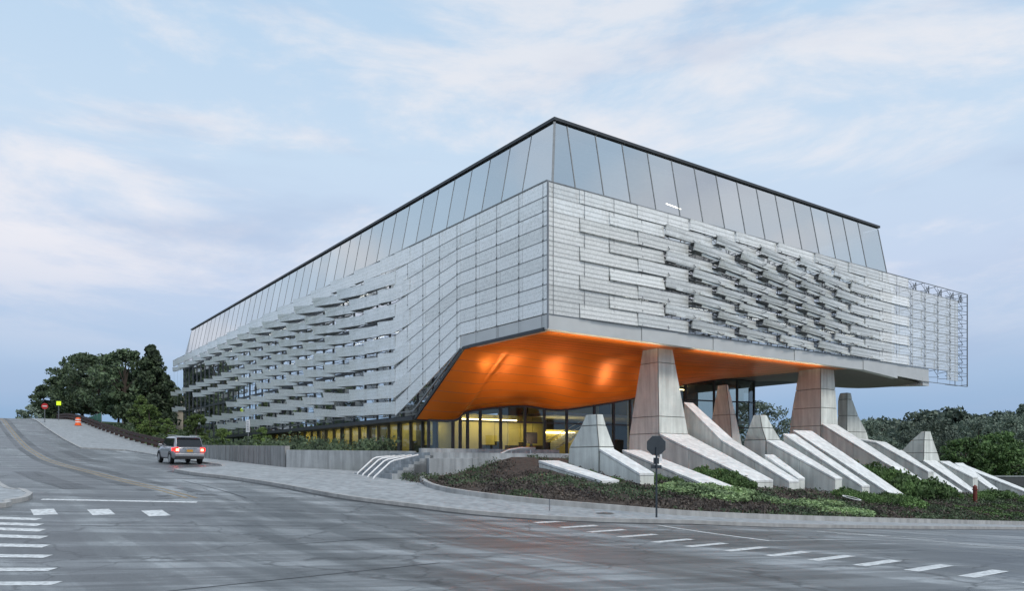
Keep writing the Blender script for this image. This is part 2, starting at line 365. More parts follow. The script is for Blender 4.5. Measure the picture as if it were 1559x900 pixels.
# left corner pavement, far kerb of the uphill arm
left_pave = smooth_path([(-24.2, 240), (-24.2, 60), (-23.8, 7), (-23.1, 0), (-23.0, -1.6), (-23.6, -3.0), (-26, -4.4), (-45, -6.2), (-80, -7)], 5)
sheet('pavement', LP(left_pave+[(-80, -1), (-34, -.4), (-29.0, 4.5), (-27.5, 240)]), 'pavement', .12, 2.0, skirt=.3)
ribbon('kerb', dens(left_pave), .18, 'kerb', -.2, .135)
# painted markings
def strip(pts, m='paint_white', off=.006, name='road_marking'): return sheet(name, pts, m, off, .8)
def seg(p, q, w, m='paint_white', name='road_marking', off=.006):
    P = Vector(p); Q = Vector(q); d = (Q-P).normalized(); n = Vector((-d.y, d.x))*w/2
    return strip([tuple(P+n), tuple(Q+n), tuple(Q-n), tuple(P-n)], m, off, name)
ribbon('road_patch', dens([(-19.3, 130), (-19.4, 90), (-19.4, 53), (-19.3, 20), (-18.7, 7.3), (-17.4, -2.2)]), .55, 'asphalt_dark', -.002, .003)
ribbon('road_patch', dens([(-20.6, 120), (-20.6, 53), (-20.6, 20), (-20.0, 7.3), (-18.9, -2.2)]), .45, 'asphalt_dark', -.002, .003)
ribbon('road_patch', dens([(-22.3, 12), (-21.9, 6), (-21.2, 1.2)]), 1.1, 'asphalt_dark', -.002, .003)
ribbon('road_patch', dens([(-17.6, 45), (-17.6, 30), (-17.2, 24)]), .9, 'asphalt_dark', -.002, .003)
for db in (-.16, .16):
    ypath = [(-19.9, 200), (-19.9, 90), (-20.0, 53), (-20.0, 20), (-19.4, 7.3), (-18.2, -2.8)]
    ribbon('road_marking', dens([(b+db, a) for b, a in smooth_path(ypath, 5)]), .11, 'paint_yellow', .002, .007)
seg((-15.3, 25.0), (-10.7, 26.1), .32)
for (x, y) in ((-13.7, 22.5), (-12.3, 23.0), (-10.8, 23.3)):    # blocks of the crossing over the uphill arm
    P = Vector((x, y)); u = Vector(U); v = Vector(V)
    strip([tuple(P+u*.62-v*.30), tuple(P+u*.62+v*.30), tuple(P-u*.62+v*.30), tuple(P-u*.62-v*.30)])
zy = [((p-780)/1170*Y, Y) for p, Y in ((88, 13.3), (81, 14.8), (74, 16.35), (71, 17.6), (68, 18.7), (66, 19.6), (62, 20.35), (60, 21.2))]
for i, (x, y) in enumerate(zy):                                   # crossing over the left arm
    P = Vector((x, y)); d = Vector((-.995, -.09)); n = Vector((.09, -.995))*.2
    strip([tuple(P+n), tuple(P-n), tuple(P-n+d*4.2), tuple(P+n+d*4.2)])
row = [(8.91,14.51),(8.31,15.31),(7.65,16.06),(7.04,16.9),(6.35,17.68),(5.67,18.64),(4.95,19.58),(4.32,20.65),(3.59,21.94),(2.87,23.2),(2.12,24.3),(1.33,25.4),(9.55,13.7),(10.2,12.9)]
for x, y in row:                                                  # long broken row over the right arm
    P = Vector((x, y)); v = Vector(V); u = Vector(U)
    strip([tuple(P-v*.72-u*.15), tuple(P+v*.72-u*.15), tuple(P+v*.72+u*.15), tuple(P-v*.72+u*.15)])
seg((4.8, 25.1), (6.9, 20.6), .14); seg((6.9, 20.6), (13.6, 21.9), .05, 'paint_white')
seg((11.0, 24.0), (13.4, 18.6), .12); seg((10.0, 25.2), (13.2, 23.3), .2); seg((10.2, 24.1), (12.3, 24.0), .25)
seg((13.6, 21.4), (19.5, 20.3), .08)
# tar-filled cracks and a patch
for p, q in (((-9.2, 16), (-3.6, 20.4)), ((-3.6, 20.4), (2.4, 21.5)), ((-14.5, 33.8), (-9.6, 27.8)), ((-6, 12.2), (-1.5, 16.1)), ((-11.5, 20.5), (-6, 22.3))):
    seg(p, q, .07, 'tar', 'road_crack', .004)

# ------------------------------------------------------------------ planting bed and terrace
TZ = 2.62
def kerb_a(b):
    return interp([(-8.2, -3.2), (-7.2, -7), (-4.2, -10.8), (0, -12.6), (8, -13.2), (60, -13.2)], b)
def bed_z(b, a):
    ak = kerb_a(b); zk = Tl(b, min(a, ak))+.16 if a < ak else Tl(b, ak)+.16
    ze = 1.15-.042*max(b, 0)
    ze = min(ze, 1.15) if b > -2 else lerp(1.15, .95, min(1, (-2-b)/5))
    z0 = ze+1.05
    if b < -1: z0 = lerp(z0, 1.25, min(1, (-1-b)/4))
    z = interp([(ak, zk), (min(-5.5, ak+.0) if ak > -5.5 else -5.5, max(ze, zk)) if ak < -6 else (ak+.1, zk), (0.5, z0), (2.6, z0+.35)], a)
    return z
def bed_w(X, Y): b, a = local(X, Y); return bed_z(b, a)
bed_poly = bed_edge+[(-5.8, 1.75), (1, 1.75), (1, 2.6), (50, 2.6)]
sheet('planting_bed', LP(bed_poly), 'mulch', 0, 1.0, skirt=.5, zf=bed_w)
ribbon('kerb', dens([(b-.1*(b < -5), a) for b, a in bed_edge]), .2, 'kerb', -.3, .30)
mb = MB(); poly = [tuple(W(b, a))[:2] for b, a in [(-5.65, 2.1), (2, 2.1), (2, 2.2), (44, 2.2), (44, 30), (2, 60), (-4, 60), (-8.7, 30), (-8.7, 13.2), (-3.6, 7.2), (-5.6, 6.6)]]
mb.prism(poly, -2.5, TZ); mb.build('terrace', 'pavement', kind='structure')
# lower ground right of the terrace, rising as lawn
ROTZ = ROT
def site(name, label, cat, b, a, z, group=None): return thing(name, label, cat, tuple(W(b, a, z)), ROTZ, group)
def wall(name, label, pts, thick, zb, zt, m, cap=None, cat='wall'):
    b0, a0 = pts[0]; r = site(name, label, cat, b0, a0, 0)
    d = Vector((pts[1][0]-b0, pts[1][1]-a0)); Ln = d.length; d.normalize(); n = Vector((-d.y, d.x))*thick
    def q(s, k): return (d.x*s+n.x*k, d.y*s+n.y*k)
    mb = MB(); nn = max(1, round(Ln/3.0)); g = .008
    for i in range(nn):
        s0 = Ln*i/nn+g; s1 = Ln*(i+1)/nn-g; z0 = lerp(zt[0], zt[1], s0/Ln); z1 = lerp(zt[0], zt[1], s1/Ln)
        lo = [q(s0, 0), q(s1, 0), q(s1, 1), q(s0, 1)]
        mb.hexa([(*p, zb) for p in lo], [(*lo[0], z0), (*lo[1], z1), (*lo[2], z1), (*lo[3], z0)])
    o = mb.build('wall_body', m, r, bevel=.012)
    return r
wall('retaining_wall', 'low grey concrete wall whose corner stands at the near end of the planting bed', [(-6.0, 1.84), (1.6, 1.84)], .35, 0, (2.33, 2.33), 'pavement')
wall('retaining_wall', 'short end wall of pale concrete beside the handrails of the steps', [(-6.0, 6.0), (-6.0, 2.2)], .35, 0, (2.33, 2.33), 'pavement')
wall('retaining_wall', 'pale concrete retaining wall left of the steps and handrails', [(-9.3, 13.0), (-3.9, 7.2)], .3, 0, (2.86, 2.76), 'pavement')
r = wall('boundary_wall', 'dark panelled boundary wall running uphill from the pale wall towards the silver car', [(-9.3, 44), (-9.3, 13.2)], .3, 0, (3.75, 3.1), 'concrete_dark')
mb = MB()
for i in range(26): mb.bar((-.02, -1.1*i-.6, 1.2), (-.02, -1.1*i-.6, lerp(3.7, 3.1, i/26)), .05, .05)
mb.build('vertical_post', 'grey_metal', r)
wall('bench_wall', 'long low concrete bench wall in front of the lit lobby glass', [(-3.6, 7.0), (6.5, 7.0)], .3, TZ-.3, (2.93, 2.93), 'pavement', cat='bench')
# stair between the walls
st = site('stair', 'concrete steps climbing between two low walls to the terrace', 'stairs', -5.6, 4.0, 0)
mb = MB()
for k in range(8): mb.box(-2.3+.3*k, .0, -1.9, 2.5, .6, 1.42+.15*(k+1))
mb.build('tread', 'pavement', st)
hl = ['nearest of four pale handrails on the steps', 'second pale handrail from the near wall on the steps', 'third pale handrail from the near wall on the steps', 'farthest of four pale handrails, against the pale wall']
for i, a in enumerate((2.6, 3.7, 4.8, 5.9)):
    rr = site('handrail', hl[i], 'handrail', -8.7+.22*i, a, 0, 'pale metal handrails on the steps')
    zb = Tl(-8.7, a)+.1
    mb = MB(); mb.tube([(0, 0, zb-.1), (.10, 0, zb+.1), (.95, 0, zb+.82), (1.15, 0, zb+.9), (2.5, 0, 2.5)], .042, 8); mb.build('rail', 'sign_white', rr, smooth=True)
    mb = MB(); mb.tube([(1.5, 0, zb-.05), (1.5, 0, zb+.93)], .03, 6); mb.tube([(2.7, 0, zb-.05), (2.7, 0, zb+1.0)], .03, 6); mb.build('post', 'steel', rr)
rr = site('handrail', 'curved steel handrail by the leftmost small concrete pier', 'handrail', -.6, 2.3, 0)
mb = MB(); mb.tube([(-1.4, .1, 2.25), (-.9, .1, 2.5), (-.2, .1, 2.78), (.6, .1, 2.9), (1.6, .1, 2.9)], .07, 8); mb.build('rail', 'steel', rr, smooth=True)
mb = MB(); mb.tube([(0, .1, 2.3), (0, .1, 2.85)], .03, 6); mb.tube([(1.3, .1, 2.3), (1.3, .1, 2.9)], .03, 6); mb.build('post', 'steel', rr)

# ------------------------------------------------------------------ concrete piers and beams
def column(parent, levels, name='column', m='concrete'):
    """levels: list of (z, wv, wu, db, da); the front corner stays at (db, da)"""
    mb = MB(); core = MB()
    for (z0, v0, u0, b0, a0), (z1, v1, u1, b1, a1) in zip(levels, levels[1:]):
        g = .018
        def ring(t):
            z = lerp(z0, z1, t); v = lerp(v0, v1, t); u = lerp(u0, u1, t); b = lerp(b0, b1, t); a = lerp(a0, a1, t)
            return b, a, v, u, z
        t0 = g/abs(z1-z0); b, a, v, u, z = ring(t0); b_, a_, v_, u_, z_ = ring(1-t0)
        mb.hexa([(b, a, z), (b+v, a, z), (b+v, a+u, z), (b, a+u, z)], [(b_, a_, z_), (b_+v_, a_, z_), (b_+v_, a_+u_, z_), (b_, a_+u_, z_)])
        e = .05
        b, a, v, u, z = ring(0); b_, a_, v_, u_, z_ = ring(1)
        core.hexa([(b+e, a+e, z), (b+v-e, a+e, z), (b+v-e, a+u-e, z), (b+e, a+u-e, z)], [(b_+e, a_+e, z_-.03), (b_+v_-e, a_+e, z_-.03), (b_+v_-e, a_+u_-e, z_-.03), (b_+e, a_+u_-e, z_-.03)])
    ej = MB()
    for (z0, v0, u0, b0, a0), (z1, v1, u1, b1, a1) in zip(levels, levels[1:]): ej.bar((b0-.004, a0-.004, z0-.02), (b1-.004, a1-.004, z1+.02), .03)
    o = mb.build(name, m, parent, bevel=.02); ej.build('corner_joint', 'joint', o); core.build('joint_filler', 'joint', o)
    return o
def beam(parent, b, prof, zb, name='beam', seam=2.6):
    """prof: list of (a, ztop, width) from the top of the slope down; solid to the ground, with a cap joint"""
    body = MB(); cap = MB(); core = MB()
    segs = []
    for (a0, z0, w0), (a1, z1, w1) in zip(prof, prof[1:]):
        n = max(1, round(abs(a1-a0)/seam))
        for i in range(n):
            t0 = i/n; t1 = (i+1)/n
            segs.append((lerp(a0, a1, t0), lerp(z0, z1, t0), lerp(w0, w1, t0), lerp(a0, a1, t1), lerp(z0, z1, t1), lerp(w0, w1, t1)))
    g = .012; ct = .13
    for a0, z0, w0, a1, z1, w1 in segs:
        A0 = a0-g; A1 = a1+g
        zb0 = zb(a0) if callable(zb) else zb; zb1 = zb(a1) if callable(zb) else zb
        def block(m, e, dt, db0, A0=A0, A1=A1):
            t0 = z0-dt; t1 = z1-dt; l0 = zb0 if db0 is None else z0-db0; l1 = zb1 if db0 is None else z1-db0
            m.hexa([(b+e, A1, l1), (b+w1-e, A1, l1), (b+w0-e, A0, l0), (b+e, A0, l0)], [(b+e, A1, t1), (b+w1-e, A1, t1), (b+w0-e, A0, t0), (b+e, A0, t0)])
        block(cap, 0, 0, ct); block(body, .03, ct+.03, None)
        block(core, .06, .04, None, a0-.0, a1+(.05 if (a1, z1) == (segs[-1][3], segs[-1][4]) else 0))
    o = body.build(name, 'concrete', parent, bevel=.012)
    c = cap.build('cap_slab', 'concrete_top', o, bevel=.015)
    core.build('joint_filler', 'joint', o)
    return o
def pier(name, label, b, a, levels, foot=None, group=None, cat='pier'):
    r = site(name, label, cat, b, a, 0, group)
    column(r, levels)
    if foot: beam(r, foot[0]-b, [(x-a, z, w) for x, z, w in foot[1]], foot[2], 'foot')
    return r
SB = 'concrete piers in the planting bed'
pier('concrete_pier', 'tall tapering concrete pier under the middle of the short facade, orange soffit on both sides', 9.75, 1.5,
     [(9.3, 1.25, 1.25, 0, 0), (8.25, 1.52, 1.5, .01, 0), (4.95, 2.36, 2.3, .08, 0), (3.9, 2.62, 2.56, .1, 0), (1.5, 2.7, 2.7, .1, 0)],
     (9.86, [(1.5, 3.9, 2.6), (-5.4, 1.15, 1.72)], .2), SB)
pier('concrete_pier', 'small blunt concrete pier nearest the steps, standing alone at the left end of the bed', 1.0, -2.7,
     [(4.54, .40, .8, 0, 0), (3.98, .6, 1.2, .02, 0), (2.9, 1.02, 2.3, .1, -.05), (.8, 1.1, 2.5, .1, -.05)], (1.1, [(-2.7, 2.84, .98), (-5.6, 1.61, .98)], .5), SB)
pier('concrete_pier', 'warm lit concrete pier standing free by the lobby glass behind the sloping beams', 20.0, 4.6,
     [(7.75, .2, .75, 0, 0), (5.6, .62, 1.6, .42, 0), (2.5, 1.3, 2.3, .8, 0)], None, SB)
pier('concrete_pier', 'short pointed concrete pier between the two tall piers', 14.9, -2.05,
     [(5.05, .66, .45, 0, 0), (4.25, 1.12, 1.0, .22, 0), (3.52, 1.5, 1.6, .6, 0), (.3, 1.55, 2.0, .6, 0)], (15.5, [(-2.05, 3.52, 1.5), (-6.67, 1.24, .75)], -.3), SB)
pier('concrete_pier', 'tall tapering concrete pier under the right part of the short facade', 26.9, 1.5,
     [(9.4, 1.68, 1.77, 0, 0), (7.6, 1.9, 2.1, 0, 0), (6.2, 2.1, 2.4, 0, 0), (4.85, 2.27, 2.6, 0, 0), (1.0, 2.4, 2.8, 0, 0)],
     (26.96, [(1.45, 5.0, 1.95), (-5.8, .66, 1.13)], -.8), SB)
pier('concrete_pier', 'slender grey concrete pier standing right behind the right tall pier', 32.9, 3.0,
     [(7.73, .56, .62, 0, 0), (7.2, .75, .8, 0, 0), (5.9, 1.65, .8, 0, 0), (4.6, 2.9, .85, 0, 0), (1.2, 4.6, .9, 0, 0)], None, SB)
pier('concrete_pier', 'small rounded concrete pier at the far right in front of the treeline', 37.2, -1.0,
     [(4.6, .9, .22, 0, 0), (3.9, 1.45, 1.0, -.1, 0), (2.9, 2.2, 1.9, -.15, 0), (2.2, 2.7, 2.3, -.2, 0), (-.5, 2.9, 2.5, -.2, 0)],
     (36.9, [(-1.0, 2.3, 2.1), (-4.66, -.12, .9)], -1.4), SB)
BG = 'sloping concrete beams running down the planting bed'
def bm_(label, b, prof, zb):
    r = site('concrete_beam', label, 'beam', b, prof[-1][0], 0, BG); beam(r, 0, [(x-prof[-1][0], z, w) for x, z, w in prof], zb, 'beam'); return r
bm_('low flat concrete beam at the left end of the bed beside the small blunt pier', -1.3, [(-.9, 2.22, 1.3), (-5.6, 1.3, 1.1)], .8)
bm_('long thin pale beam between the small blunt pier and the left tall pier', 5.5, [(.2, 2.84, 1.45), (-6.5, .8, 1.75)], .2)
bm_('high cranked concrete beam with a steep upper end right of the left tall pier', 12.95, [(2.3, 6.0, .86), (-.72, 3.5, 1.22), (-5.45, 1.08, .98)], .2)
bm_('short low beam tucked behind the end of the cranked beam', 14.05, [(-3.0, 2.6, .9), (-5.27, 1.22, .7)], .2)
bm_('white beam lying close beside the short pointed pier', 17.3, [(-2.0, 3.95, 1.25), (-7.25, .78, .84)], -.2)
bm_('long white beam diving into the shrubs left of the right tall pier', 19.5, [(-1.2, 4.25, 2.1), (-8.0, .12, 1.35)], -.6)
bm_('short thick beam with a blunt end right of the right tall pier', 31.4, [(1.6, 4.0, 1.5), (-.2, 3.68, 1.5), (-4.1, 1.48, .86)], -.8)
bm_('low beam reaching the shrubs in front of the small rounded pier', 34.0, [(-.2, 3.1, 1.2), (-4.7, .02, 1.25)], -.9)
bm_('beam ending beside the red post at the right of the bed', 39.2, [(-1.2, 2.25, 1.55), (-3.7, .98, .88)], -1.2)
bm_('long thin beam running furthest down at the right of the bed', 41.0, [(-1.5, 2.1, 1.5), (-6.2, -1.4, .94)], -2.2)
bm_('last thin beam at the right edge, running out towards the lawn', 43.5, [(-.6, 1.95, 1.3), (-6.5, -.5, 1.1)], -2.2)

# ------------------------------------------------------------------ the building
B = thing('office_building', 'large glass office building wrapped in wavy perforated steel screens above an orange soffit', 'building', tuple(W(0, 0, 0)), ROTZ)
ZR = 21.6; c0 = 2.4; c1 = 1.26; ZS = 16.9; BE = 36.5; AE = 86.7
# roof
MB().box(c0-.10, BE+.1, c0-.10, AE+.1, ZR-.17, ZR).build('roof', 'dark_metal', B)
def rf(face, s, t, out=0.0):
    """point on the leaning upper glass: s along the face, t from 0 (bottom) to 1 (top)"""
    d = lerp(c1, c0, t)-out; z = lerp(ZS-1.3, ZR-.28, t)
    return (s, d, z) if face == 'r' else (d, s, z)
fr = MB(); fl = MB()
mods_r = [c1, c0+.9]+[c0+.9+2.15*i for i in range(1, 15)]+[BE-.1]
mods_l = [c1]+[c0+2.15*i for i in range(1, 39)]+[AE]
def pane(face, s0, s1, first):
    g = .03; mb = MB()
    e0 = 0 if not first else 0
    def P(s, t):
        if first and s == s0:   # mitred corner follows the lean
            d = lerp(c1, c0, t)+g; return rf(face, d, t)
        return rf(face, s+(g if s == s0 else -g), t)
    mb.poly([P(s0, 0), P(s1, 0), P(s1, 1), P(s0, 1)]); mb.build('glass_pane', 'roof_glass', B)
for i in range(len(mods_r)-1): pane('r', mods_r[i], mods_r[i+1], i == 0)
for i in range(len(mods_l)-1): pane('l', mods_l[i], mods_l[i+1], i == 0)
for s in mods_r[1:]: fr.bar(rf('r', s, 0, .0), rf('r', s, 1, .0), .06, .05)
for s in mods_l[1:]: fl.bar(rf('l', s, 0, .0), rf('l', s, 1, .0), .045, .04)
fr.bar((c1, c1, ZS-1.3), (c0-.02, c0-.02, ZR-.28), .12, .12)
fr.build('window_frame', 'frame_grey', B); fl.build('window_frame', 'frame_grey', B)
MB().poly([(BE, c1, 9.6), (BE, AE, 9.6), (BE, AE, ZR-.28), (BE, c0, ZR-.28), (BE, c1, ZS-1.3)]).build('end_glazing', 'roof_glass', B)
MB().poly([(c1, AE, 3.0), (BE, AE, 3.0), (BE, AE, ZR-.28), (c0, AE, ZR-.28), (c1, AE, ZS)]).build('end_glazing', 'roof_glass', B)
# glazing behind the screens
mb = MB()
for i in range(17): mb.poly([(c1+2.15*i if i else c1, c1, 9.4), (min(BE, c1+2.15*(i+1)), c1, 9.4), (min(BE, c1+2.15*(i+1)), c1, ZS-1.3), (c1+2.15*i, c1, ZS-1.3)])
mb.build('window_wall', 'facade_glass', B)
mb = MB()
mb.poly([(c1, c1, 9.4), (c1, 8.6, 9.4), (c1, 8.6, ZS-1.3), (c1, c1, ZS-1.3)]); mb.poly([(c1, 8.6, 9.4), (c1, 14.4, 5.3), (c1, 14.4, ZS-1.3), (c1, 8.6, ZS-1.3)])
mb.poly([(c1, 14.4, 5.3), (c1, AE, 5.3), (c1, AE, ZS-1.3), (c1, 14.4, ZS-1.3)]); mb.poly([(c1, 50, 3.0), (c1, AE, 3.0), (c1, AE, 5.3), (c1, 50, 5.3)])
mb.build('window_wall', 'facade_glass', B)
mb = MB()
for i in range(1, 17): mb.bar((c1+2.15*i, c1, 9.3), (c1+2.15*i, c1, ZS-1.2), .05, .06)
for z in (9.5, 12.9, ZS-1.3): mb.bar((c1, c1-.03, z), (BE, c1-.03, z), .1, .22)
mb.build('window_frame', 'mullion', B)
mb = MB()
for i in range(1, 40):
    a = c1+2.15*i; mb.bar((c1-.03, a, 9.3 if a < 9 else (max(5.1, 9.4-(a-8.6)*.707) if a < 50 else 3)), (c1-.03, a, ZS-1.2), .07, .1)
for z, a0 in ((5.3, 14.4), (9.5, c1), (12.9, c1), (ZS-1.3, c1)): mb.bar((c1-.03, a0, z), (c1-.03, AE, z), .1, .22)
mb.build('window_frame', 'mullion', B)
# floors, cores, ceilings inside
for z in (9.25, 13.0, 16.3, 20.9): e_ = .6 if z < 14 else (.9 if z < 17 else 2.2); MB().box(c1+e_, BE-.4, c1+e_, AE-.4, z, z+.35).build('floor_slab', 'interior_white' if z > 9.5 else 'interior_dark', B)
mb = MB(); mb.box(7, 31, 7, 82, 9.7, 20.85); mb.build('core_wall', 'interior_white', B)
mb = MB()
mb.bar((12.3, 3.2, 18.9), (13.9, 3.4, 18.9), .06, .05)
for i in range(9): mb.bar((10+3*i, 2.9, 16.3), (12+3*i, 2.9, 16.3), .12, .08); mb.bar((9+3*i, 3.6, 12.5), (11+3*i, 3.6, 12.5), .12, .08)
for i in range(14): mb.bar((2.9, 16+4*i, 16.3), (2.9, 17.6+4*i, 16.3), .12, .08); mb.bar((3.4, 18+4*i, 12.5), (3.4, 20+4*i, 12.5), .1, .06)
mb.build('ceiling_light', 'lamp_white', B)
# fascia
mb = MB(); edges = [0, 3.0, 6.9, 9.9, 13.1, 17.2, 21.5, 25.8, 30.1, 35, 40.0]
for i in range(len(edges)-1):
    x0 = edges[i]+.01; x1 = edges[i+1]-.01; k = .04*(i % 2)
    mb.hexa([(x0, .02+k, 9.08 if x0 < 34 else 8.95), (x1, .02+k, 9.08 if x1 < 34 else 8.75), (x1, .5, 9.08 if x1 < 34 else 8.75), (x0, .5, 9.08 if x0 < 34 else 8.95)],
            [(x0, .02+k, 9.85), (x1, .02+k, 9.85), (x1, .5, 9.85), (x0, .5, 9.85)])
for i in range(2): mb.box(.02, .5, .55+4.05*i, 4.55+4.05*i, 9.08, 9.85)
mb.build('fascia', 'fascia', B)
MB().prism([(.3, .5), (40, .5), (40, 3), (37, 14.5), (36, 14.5), (2, 9), (.3, 8.8)], 9.5, 9.86).build('floor_slab', 'interior_dark', B)
mb = MB(); mb.hexa([(39.0, .05, 8.43), (40.02, .05, 8.43), (40.02, 3, 8.6), (39, 3, 8.6)], [(39, .05, 9.07), (40.02, .05, 9.07), (40.02, 3, 9.4), (39, 3, 9.4)]); mb.build('fascia', 'fascia', B)
# soffit: a warped orange ceiling, from the facade edge down to the top of the lobby glass
inner = [(0, 14.4, 5.06, 0), (2.07, 12.9, 4.97, 2), (2.9, 12.8, 5.5, 3), (4.5, 12.55, 5.85, 5), (7.5, 12.1, 6.13, 8.5), (10.2, 11.7, 5.94, 11.5), (14, 11.2, 6.5, 15.5), (16.5, 10.8, 7.0, 18.5), (20.9, 10.2, 8.2, 23.5), (25.6, 9.5, 8.95, 29), (29, 9.0, 8.95, 33), (36.4, 14, 9.73, 40)]
cur = smooth_path(inner, 5)
NT = 16
def soffit_pt(i, t):
    b, a, z, ob = cur[i]
    x = lerp(ob, b, t); y = lerp(.28, a, t) if ob > .01 else lerp(.28, a, t)
    k = min(1, ob/14); st = lerp(.56, .30, k)
    q = max(0, (t-st)/(1-st)); q = lerp(q, q*q*(3-2*q), k) if k > 0 else q
    oz = 9.1 if ob < 33 else lerp(9.1, 8.55, (ob-33)/7)
    return (x, y, lerp(oz, z, q))
def soffit_mesh(i0, i1, m, name):
    mb = MB(); n = len(cur)
    for i in range(i0, i1+1):
        for k in range(NT+1): mb.v.append(soffit_pt(i, k/NT))
    for i in range(i1-i0):
        for k in range(NT): a_ = i*(NT+1)+k; mb.f.append((a_, a_+1, a_+NT+2, a_+NT+1))
    return mb.build(name, m, B, smooth=True)
N_OR = 45
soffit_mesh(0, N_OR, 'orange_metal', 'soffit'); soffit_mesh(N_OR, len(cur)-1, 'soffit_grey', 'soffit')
mb = MB()   # panel seams of the soffit
for k in range(1, NT, 1):
    for i in range(N_OR):
        p = Vector(soffit_pt(i, k/NT)); q = Vector(soffit_pt(i+1, k/NT)); mb.bar(p-Vector((0, 0, .0)), q, .02, .012)
mb.build('soffit_joint', 'soffit_grey', B)
mb = MB()
for k in range(NT): mb.bar(soffit_pt(0, k/NT), soffit_pt(0, (k+1)/NT), .12, .18)
mb.build('edge_trim', 'dark_metal', B)
# dark wall between screen and soffit on the long side
mb = MB(); mb.box(-.15, 1.5, 14.5, 62, 4.98, 5.25); mb.build('canopy_slab', 'dark_metal', B)
# lobby glass
lob = [c for c in cur[2:51]]
mb = MB(); fm = MB(); idx = list(range(2, 51, 3))
for i0, i1 in zip(idx, idx[1:]):
    g = MB(); base = [(cur[i][0], cur[i][1], TZ) for i in range(i0, i1+1)]; top = [(cur[i][0], cur[i][1], cur[i][2]) for i in range(i0, i1+1)]
    for k in range(len(base)-1): g.poly([base[k], base[k+1], top[k+1], top[k]])
    g.build('lobby_window', 'lobby_glass', B)
    fm.bar(base[0], top[0], .12, .2)
fm.bar((cur[50][0], cur[50][1], TZ), (cur[50][0], cur[50][1], cur[50][2]), .16, .16)
for i in range(2, 50):
    p = cur[i]; q = cur[i+1]
    fm.bar((p[0], p[1], TZ+.06), (q[0], q[1], TZ+.06), .1, .12); fm.bar((p[0], p[1], p[2]-.04), (q[0], q[1], q[2]-.04), .12, .16)
    if p[2] > 5.3: fm.bar((p[0], p[1], 4.95), (q[0], q[1], 4.95), .08, .1)
    if p[2] > 7.6: fm.bar((p[0], p[1], 7.1), (q[0], q[1], 7.1), .08, .1)
fm.build('lobby_frame', 'dark_metal', B)
g = MB(); g.poly([(29, 9, TZ), (35, 14, TZ), (35, 14, 9.2), (29, 9, 8.95)]); g.poly([(35, 14, TZ), (36.4, 40, TZ), (36.4, 40, 9.6), (35, 14, 9.2)]); g.build('lobby_window', 'lobby_glass', B)
fm = MB()
for t in (.33, .66, 1): fm.bar((lerp(29, 35, t), lerp(9, 14, t), TZ), (lerp(29, 35, t), lerp(9, 14, t), 9.1), .12)
fm.build('lobby_frame', 'dark_metal', B)
# ground floor glazing along the long side
mods = [14.2+1.75*i for i in range(27)]
gl = MB(); fm = MB()
for i in range(len(mods)-1):
    gl = MB(); gl.poly([(1.5, mods[i], TZ), (1.5, mods[i+1], TZ), (1.5, mods[i+1], 4.98), (1.5, mods[i], 4.98)]); gl.build('ground_floor_window', 'lobby_glass', B)
    fm.bar((1.46, mods[i], TZ), (1.46, mods[i], 4.98), .16 if i % 3 else .42, .2)
fm.bar((1.46, 14.2, TZ+.05), (1.46, 60, TZ+.05), .12)
fm.build('window_frame', 'dark_metal', B)
# lobby interior
MB().poly([(1, 13, TZ+.01), (36, 13.5, TZ+.01), (36, 60, TZ+.01), (1.6, 60, TZ+.01)]).build('interior_floor', 'interior_floor', B)
mb = MB()
for i in range(22): mb.box(3.4, 3.6, 15+2.1*i+.03, 17.1+2.1*i-.03, TZ, 5.3)
for i in range(7): mb.box(3.4+1.15*i+.02, 3.4+1.15*(i+1)-.02, 14.9, 15.1, TZ, 5.6)
mb.build('interior_wall', 'interior_yellow', B)
mb = MB()
for i in (2, 5, 6, 11, 15, 16): mb.box(3.34, 3.39, 15+2.1*i, 16.2+2.1*i, TZ, 5.2)
mb.build('door_panel', 'interior_dark', B, kind='stuff')
mb = MB()
for i in range(7): mb.box(2.2, 2.9, 17+5.1*i, 18.6+5.1*i, TZ, TZ+.75); mb.box(2.3, 2.7, 19+5.1*i, 19.4+5.1*i, TZ, TZ+1.1)
for x, y in ((5.2, 13.6), (7.6, 14.0), (9.4, 13.4), (15.2, 13.4)): mb.box(x, x+.9, y, y+.7, TZ, TZ+.75); mb.box(x+1.1, x+1.5, y+.1, y+.5, TZ, TZ+1.0)
mb.build('furniture', 'plastic_black', B, kind='stuff')
mb = MB(); mb.box(11.5, 36, 21, 21.3, TZ, 9.2); mb.build('interior_wall', 'interior_dark', B)
mb = MB(); mb.box(12, 20, 17.5, 17.7, TZ, 4.8); mb.build('interior_wall', 'interior_yellow', B)
mb = MB(); mb.prism([(c1+.05, 14.6), (4, 12.9), (12, 12.0), (34, 14.2), (36, 60), (c1+.05, 60)], 9.0, 9.2); mb.build('interior_ceiling', 'interior_dark', B)
mb = MB(); mb.box(1.7, 12, 15.2, 60, 5.3, 5.4); mb.build('interior_ceiling', 'interior_dark', B)
mb = MB(); mb.bar((10.4, 17.3, 4.55), (16.5, 17.3, 4.55), .1, .14); mb.bar((3.6, 14.7, 5.2), (8.3, 14.2, 5.2), .1, .08)
for i in range(9): mb.bar((2.5, 16+4.4*i, 5.2), (2.5, 18+4.4*i, 5.2), .1, .05)
mb.build('ceiling_light', 'lamp_warm', B)
mb = MB()
for k in range(12): mb.box(11.5+.33*k, 11.85+.33*k, 15.2, 17, TZ+.16*k, TZ+.16*k+.12)
mb.bar((11.4, 15.2, TZ+.9), (15.6, 15.2, TZ+2.9), .05); mb.bar((11.4, 15.2, TZ+.5), (15.6, 15.2, TZ+2.5), .03)
mb.build('interior_stair', 'interior_white', B)
mb = MB()
for x in (24, 19, 30): mb.box(x, x+.5, 13.2, 13.7, TZ, 9.0)
mb.build('interior_column', 'interior_white', B)
